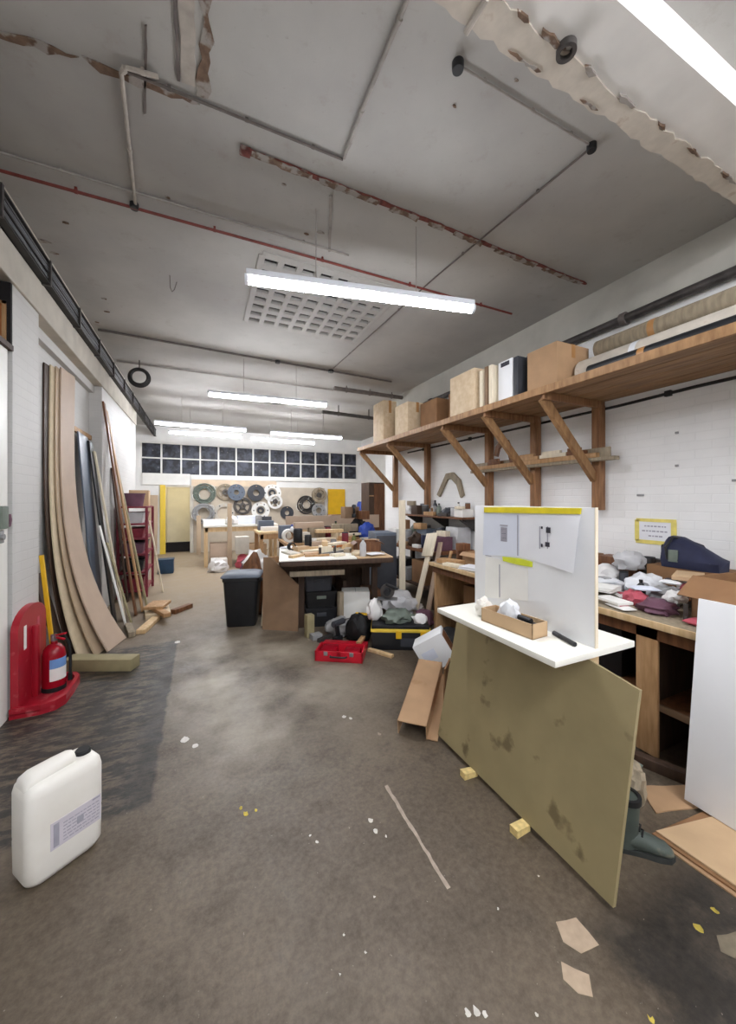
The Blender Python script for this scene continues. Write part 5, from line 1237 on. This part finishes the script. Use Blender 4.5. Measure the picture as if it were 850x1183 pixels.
# navy holdall
t = thing('holdall', 'navy holdall with a pale patch slumped against the right wall', 'bag', (3.55,1.62,BZ+.20), 0); t.scale = (.8,.74,.8)
q = MB().loft([[(x*w_, y, z) for (x, z) in ((-.13,.0),(.13,.0),(.15,.10),(.12,.2*h+.03),(.04,.27*h),(-.05,.26*h),(-.13,.18*h),(-.155,.08))] for (y, w_, h) in ((-.30,.7,.30),(-.24,.95,.45),(-.10,1,.85),(.05,1,1.12),(.16,1,1.15),(.19,.92,1.0))])
q.build('bag_body', 'navy', t, smooth=60)
MB().ext((-.10,.185,.03),(.10,.2,.22), bev=.02).build('end_panel', 'black_rubber', t)
MB().ext((-.155,.02,.06),(-.14,.11,.18), bev=.005).build('patch', 'grey_green', t)
MB().tube([(-.15,.12,.08),(-.16,.13,.2),(-.08,.10,.30),(.03,.02,.27),(.10,-.08,.22),(.14,-.14,.10)], .012).build('strap', 'black_plastic', t)
t = open_box('carton', 'brown open carton on the workbench above the big white board', 'box', (2.98,1.05,BZ), (.46,.34,.27), 'cardboard_dark', rz=-8, flap=.38)
# under the long workbench
for (x, y, z, d, m, lab) in [(3.0,1.9,.33,(.5,.5,.34),'black_plastic','black case on the lower shelf of the long workbench'),(3.0,3.2,.33,(.5,.4,.3),'cardboard_dark','dark carton on the lower shelf at the far end of the long workbench'),(2.95,2.45,.33,(.44,.36,.26),'charcoal','charcoal case in the middle of the long workbench lower shelf')]:
    closed_box('carton', lab, 'box', (x,y,z), d, m)
offcut('dark timber bar lying on the floor under the near end of the workbench', (2.40,1.27,0), (.06,.3,.06), 'wood_dark', 20, 'timber_bar', 'timber')
# ------------------------------------------------------------------ more small things among the clutter
def packet(label, p, d, m, rz=0, tilt=0, stripe=None):
    t = thing('packet', label, 'packet', p, rot=(tilt,0,rz))
    x, y, z = d; h = abs(math.sin(R(tilt)))*y/2
    t.location.z += h
    n = 8; rings = []
    for i in range(n+1):
        u = -1+2*i/n; th = z*(.12+.88*(1-u*u)**.5)
        rings.append([(u*x/2, v*y/2, z/2+s*th/2*(1-.75*abs(v)**3)) for v, s in ((-1,-1),(-.5,-1),(0,-1),(.5,-1),(1,-1),(1,1),(.5,1),(0,1),(-.5,1),(-1,1))])
    MB().loft(rings).build('pouch', m, t, smooth=50)
    if stripe: MB().ext((-x*.22,-y*.30,z*.80),(x*.1,y*.30,z*1.01)).build('printed_label', stripe, t, smooth=0)
    return t
for (x, y, z, d, m, rz, tl_, st, lab) in [
    (2.72,1.92,BZ,(.16,.12,.035),'white_board',30,0,None,'white pouch at the front of the workbench, nearest the white panel edge'),
    (2.98,1.86,BZ,(.2,.14,.05),'clear_wrap',-20,0,'grey','clear packet with a grey label lying before the white paper stack'),
    (2.88,1.70,BZ,(.18,.13,.04),'white_cloth',55,0,'pink_red','white packet with a red label behind the pink glove'),
    (3.14,1.56,BZ,(.16,.12,.04),'white_board',10,0,'ink','white packet with a dark label in front of the white cloth heap'),
    (2.92,1.48,BZ,(.16,.12,.03),'paper_blue',-40,0,None,'pale blue pouch next to the steel bar clamp'),
    (2.72,1.46,BZ,(.17,.10,.03),'white_paint',70,0,'pink_red','small white packet with a red label at the bench edge'),
    (3.26,1.86,BZ,(.16,.12,.04),'grey_light',25,0,'white_paint','grey pouch with a white label behind the white paper stack'),
    (3.12,1.28,BZ,(.2,.14,.05),'maroon',20,0,None,'maroon pouch between the white cloth heap and the brown carton'),
    (2.72,1.22,BZ,(.12,.10,.04),'pink_red',0,0,None,'small red pouch at the bench corner by the white board'),
    (3.36,1.66,BZ,(.16,.12,.06),'grey',60,0,None,'grey pouch in front of the low brown carton'),
    (2.86,2.06,BZ,(.2,.16,.05),'white_board',-35,0,'grey','white packet with a grey label behind the white pot'),
    (2.78,2.22,BZ,(.2,.2,.06),'cardboard_light',15,0,None,'tan pouch half behind the white panel')]:
    packet(lab, (x,y,z), d, m, rz, tl_, st)
for k, (x, y, z, r, h, m, lid, lab) in enumerate([(3.68,1.98,BZ,.045,.22,'steel_dark','charcoal','tall dark canister against the wall below the notice corner'),(3.70,1.86,BZ,.04,.20,'grey','steel','tall grey canister against the wall right of the dark one'),
    (3.20,1.86,BZ,.035,.12,'charcoal','black_plastic','small charcoal tin among the clear packets')]):
    can(lab, (x,y,z), r, h, m, lid)
# the white topped bench: more offcuts and tins
for (x, y, d, rz, m, lab) in [(.18,.20,(.22,.07,.03),40,'wood_pale','small pale offcut at the front left corner of the white topped bench'),(.42,.24,(.30,.05,.025),-8,'wood_tan','tan batten near the front of the white topped bench'),
    (.68,.18,(.16,.10,.03),15,'wood_cream','cream block near the front of the white topped bench'),(.55,.92,(.25,.12,.10),-20,'mdf_pink','pinkish block at the back of the white topped bench'),(.86,.5,(.2,.08,.05),60,'wood_grey','grey offcut at the centre right of the white topped bench'),
    (.30,.64,(.2,.1,.07),25,'cardboard_light','light brown block on the left half of the white topped bench'),(.98,.86,(.3,.18,.07),-15,'wood_pale','pale slab at the back right of the white topped bench'),(1.2,.92,(.2,.14,.12),20,'cardboard','brown block at the far right corner of the white topped bench'),
    (.66,.58,(.26,.07,.06),75,'wood_pale','pale stick lying front to back on the white topped bench'),(1.02,.40,(.12,.3,.03),-30,'mdf_edge','cream slat where the white bench top meets the tan one')]:
    offcut(lab, b1p(x,y,.918), d, m, rz)
can('maroon tin on the back right of the white topped bench', b1p(.92,1.04), .05, .14, 'maroon', 'charcoal')
can('small white pot at the back of the white topped bench', b1p(.44,1.04), .045, .12, 'white_plastic', 'white_paint')
bottle('small olive bottle at the back right of the white topped bench', b1p(1.05,1.0,.915), .035, .2, 'green_olive')
papers('loose white papers on the tan half of the white topped bench', b1p(1.08,.12,.915), (.2,.16,.01), 'paper', 10, 2)
# second bench: more
for (x, y, d, rz, m, lab) in [(1.55,6.35,(.35,.2,.14),6,'plaster_cream','cream box-like block at the left of the second bench'),(1.95,6.62,(.3,.2,.2),-5,'wood_grey','grey wood block at the back centre of the second bench'),(2.62,6.72,(.3,.2,.22),3,'mdf_brown','brown block at the back right of the second bench'),
    (2.35,6.08,(.3,.1,.07),-22,'wood_tan','tan offcut at the front centre of the second bench'),(2.86,6.42,(.16,.26,.16),0,'wood_brown','brown block at the right end of the second bench'),(1.45,6.8,(.3,.16,.24),0,'slate_blue','slate block at the back left of the second bench'),(2.3,6.35,(.3,.14,.12),35,'mdf_edge','cream block beside the pale offcut of the second bench')]:
    offcut(lab, (x,y,.897), d, m, rz, 'timber_block', 'block')
# third bench in front of the long board and far left bench
for (x, y, d, rz, m, lab) in [(2.1,8.12+.28,(.0001+.3,.1,.08),8,'white_paint','x')][:0]:
    offcut(lab, (x,y,.9), d, m, rz)
bag('white polythene bundle at the left end of the far left bench', (.75,9.75,.99), (.3,.25,.2), 'white_cloth', 111)
can('grey paint tin on the far left bench by the pale blue box', (1.38,9.7,1.0), .08, .2, 'grey')
closed_box('carton', 'cream carton on the floor to the right of the tan timber post', 'box', (.92,9.3,0), (.3,.3,.4), 'plaster_cream')
closed_box('carton', 'peach carton under the left end of the far left bench', 'box', (.0+.3,10.1,0), (.3,.3,.7), 'plaster_peach') if False else None
# tool shelf and brown wall bench: denser
for (x, y, z, kind, a, lab) in [(3.72,4.5,1.35,'can',(.04,.2,'wood_brown'),'tall brown tin at the back near end of the tool shelf'),(3.72,4.72,1.35,'bottle',(.035,.22,'white_plastic'),'white bottle at the back of the tool shelf near end'),(3.72,4.92,1.35,'can',(.05,.12,'red_tool'),'red tin at the back of the tool shelf'),
      (3.47,4.78,1.35,'off',((.06,.2,.05),'steel_dark'),'dark metal block at the front of the tool shelf'),(3.47,5.16,1.35,'off',((.07,.24,.06),'wood_tan'),'tan block at the front of the tool shelf'),(3.72,5.36,1.35,'bottle',(.04,.25,'charcoal'),'charcoal bottle at the back of the tool shelf'),
      (3.72,5.75,1.35,'can',(.05,.18,'slate_blue'),'slate blue tin at the back far end of the tool shelf'),(3.46,5.72,1.35,'off',((.06,.2,.08),'wood_grey'),'grey block at the front far end of the tool shelf'),(3.46,4.36,1.35,'off',((.06,.16,.04),'wood_cream'),'cream block at the front near end of the tool shelf'),
      (3.70,4.82,.85,'can',(.06,.24,'white_plastic'),'white tub at the back of the brown wall bench'),(3.70,5.06,.85,'bottle',(.045,.3,'navy'),'navy bottle at the back of the brown wall bench'),(3.42,4.72,.85,'off',((.1,.2,.08),'wood_cream'),'cream block between the plum box and the grey box'),
      (3.40,5.14,.85,'can',(.05,.15,'maroon'),'maroon tin in the middle of the brown wall bench'),(3.40,5.42,.85,'off',((.14,.2,.1),'wood_tan'),'tan block beside the slate blue case'),(3.18,5.06,.85,'off',((.08,.14,.05),'white_paint'),'white block at the front edge of the brown wall bench'),
      (3.16,5.38,.85,'off',((.08,.2,.06),'cardboard'),'cardboard coloured block at the front edge of the brown wall bench'),(3.72,5.58,.85,'can',(.05,.3,'steel_dark'),'tall dark canister at the back of the brown wall bench'),(3.38,5.72,.85,'off',((.1,.16,.16),'cardboard_dark'),'dark brown block near the white carton on the wall bench'),
      (3.24,5.35,.28,'off',((.3,.16,.2),'grey'),'grey block on the lower shelf of the brown wall bench')]:
    p = (x,y,z)
    if kind == 'can': can(lab, p, *a)
    elif kind == 'bottle': bottle(lab, p, *a)
    else: offcut(lab, p, a[0], a[1], 6, 'block', 'block')
# long workbench, left of the white panel: small things in front
for (x, y, d, rz, m, lab) in [(2.66,3.28,(.1,.22,.03),20,'wood_cream','cream slat on the front edge of the long workbench'),(2.78,3.42,(.12,.12,.08),5,'wood_brown','brown block in front of the brown open carton'),(3.12,3.2,(.12,.14,.18),0,'white_paint','white block behind the brown open carton'),(2.66,2.96,(.1,.14,.05),-20,'plum','plum block on the front edge of the long workbench')]:
    offcut(lab, (x,y,BZ), d, m, rz, 'block', 'block')
can('small maroon tin between the cartons of the long workbench', (2.86,3.02,BZ), .045, .12, 'maroon', 'charcoal')
# under the first bench and about the floor tools
bag('dark crumpled sheet under the left half of the white topped bench', b1p(.15,.62,0), (.26,.3,.34), 'black_rubber', 121, 'sheet_heap', 'cloth')
offcut('short brown board standing under the middle of the white topped bench', b1p(.82,.80,0), (.05,.3,.5), 'wood_dark', 0, 'board', 'board')
for (x, y, d, rz, m, lab) in [(1.42,4.05,(.22,.05,.04),30,'steel_dark','dark bar on the floor behind the red toolbox'),(1.60,3.70,(.05,.2,.03),-40,'wood_tan','tan stick on the floor between the toolboxes'),(1.30,4.12,(.12,.1,.06),10,'grey','grey block on the floor under the edge of the white topped bench')]:
    offcut(lab, (x,y,0), d, m, rz)
bottle('white bottle on the floor beside the black and yellow drill', (1.88,4.06,0), .04, .22, 'white_plastic', 'yellow_paint')
can('grey tin on the floor by the cream post', (2.42,4.05,0), .07, .16, 'grey_light')
bag('white crumpled cloth on the floor under the leaning cream planks', (2.74,4.42,0), (.24,.2,.16), 'white_cloth', 123, 'rag', 'cloth')
# ------------------------------------------------------------------ let the loose things settle: nothing passes through its neighbours
from mathutils.bvhtree import BVHTree
bpy.context.view_layer.update()
LOOSE = {'timber_offcut','block','timber_block','tin','bottle','tape_roll','plastic_bag','rag','work_glove','packet','paper_stack','bar_clamp','parts_box','bundle','power_drill','sack','cloth_bag','dust_sheet','cloth','tool_bag',
         'hose_bundle','circular_saw','hinge_part','sheet_heap','timber_bar','canvas_bundle','carton','holdall','curved_offcut','hose','marker_pen','stool'}
def base_name(o): return o.name.rsplit('.', 1)[0] if o.name[-3:].isdigit() else o.name
def world_mesh(o):
    vs, fs = [], []
    for c in [o] + list(o.children_recursive):
        if c.type != 'MESH': continue
        b = len(vs); mw = c.matrix_world
        vs += [mw @ v.co for v in c.data.vertices]; fs += [tuple(b+i for i in p.vertices) for p in c.data.polygons]
    return vs, fs
def bounds(vs): return [min(v[i] for v in vs) for i in range(3)], [max(v[i] for v in vs) for i in range(3)]
placed = []; loose = []
for o in list(sc.objects):
    if o.parent or o.type == 'CAMERA': continue
    vs, fs = world_mesh(o)
    if not fs: continue
    lo, hi = bounds(vs)
    if base_name(o) in LOOSE and not (base_name(o) == 'board'): loose.append((o, vs, fs, lo, hi))
    else: placed.append((BVHTree.FromPolygons(vs, fs), lo, hi))
def hits(vs, fs, lo, hi, d):
    near = [p for p in placed if all(lo[k]+d[k] < p[2][k] and hi[k]+d[k] > p[1][k] for k in range(3))]
    if not near: return False
    t = BVHTree.FromPolygons([v+d for v in vs], fs)
    c = Vector(((lo[0]+hi[0])/2, (lo[1]+hi[1])/2, (lo[2]+hi[2])/2)) + d
    if any(t.overlap(p[0]) for p in near): return True
    return any(all(p[0].ray_cast(c, Vector(a))[0] is not None for a in ((1,0,0),(-1,0,0),(0,1,0),(0,-1,0),(0,0,1),(0,0,-1))) for p in near if all(p[1][k] < c[k] < p[2][k] for k in range(3)))
def support(lo, hi, d):
    n = 0; cx, cy = (lo[0]+hi[0])/2+d.x, (lo[1]+hi[1])/2+d.y; ex, ey = (hi[0]-lo[0])*.3, (hi[1]-lo[1])*.3; z = lo[2]+d.z
    for sx, sy in ((0,0),(1,1),(1,-1),(-1,1),(-1,-1)):
        o_ = Vector((cx+sx*ex, cy+sy*ey, z+.02))
        for p in placed:
            if p[1][0] <= o_.x <= p[2][0] and p[1][1] <= o_.y <= p[2][1] and p[1][2] <= z+.01:
                h = p[0].ray_cast(o_, Vector((0,0,-1)), .035)
                if h[0] is not None: n += 1; break
    return n
loose.sort(key=lambda q: (round(q[3][2]*5), -(q[4][0]-q[3][0])*(q[4][1]-q[3][1])*(q[4][2]-q[3][2])))
EPS = Vector((0,0,.002))
for o, vs, fs, lo, hi in loose:
    best = None
    flat = [Vector((0,0,0))] + [Vector((r*math.cos(a*math.pi/4), r*math.sin(a*math.pi/4), 0)) for r in (.02,.04,.06,.09,.12,.16) for a in range(8)]
    for d in flat:
        if not hits(vs, fs, lo, hi, d+EPS) and support(lo, hi, d) >= 4: best = d; break
    if best is None:
        cand = []
        for base in [Vector((0,0,0))] + [Vector((r*math.cos(a*math.pi/3), r*math.sin(a*math.pi/3), 0)) for r in (.05,.10) for a in range(6)]:
            for k in range(0, 45):
                d = base + Vector((0,0,.01*k))
                if not hits(vs, fs, lo, hi, d+EPS):
                    cand.append((-min(3, support(lo, hi, d+Vector((0,0,-.008)))), k, base.length, d)); break
        if cand:
            cand.sort(key=lambda q: q[:3]); best = cand[0][3]
            while best.z > .0005 and not hits(vs, fs, lo, hi, best+Vector((0,0,-.001))): best = best+Vector((0,0,-.002))
    if best is not None and best.length > 0:
        o.location = o.location + best
    d = best or Vector((0,0,0))
    vs = [v+d for v in vs]; lo, hi = bounds(vs)
    placed.append((BVHTree.FromPolygons(vs, fs), lo, hi))
bpy.context.view_layer.update()
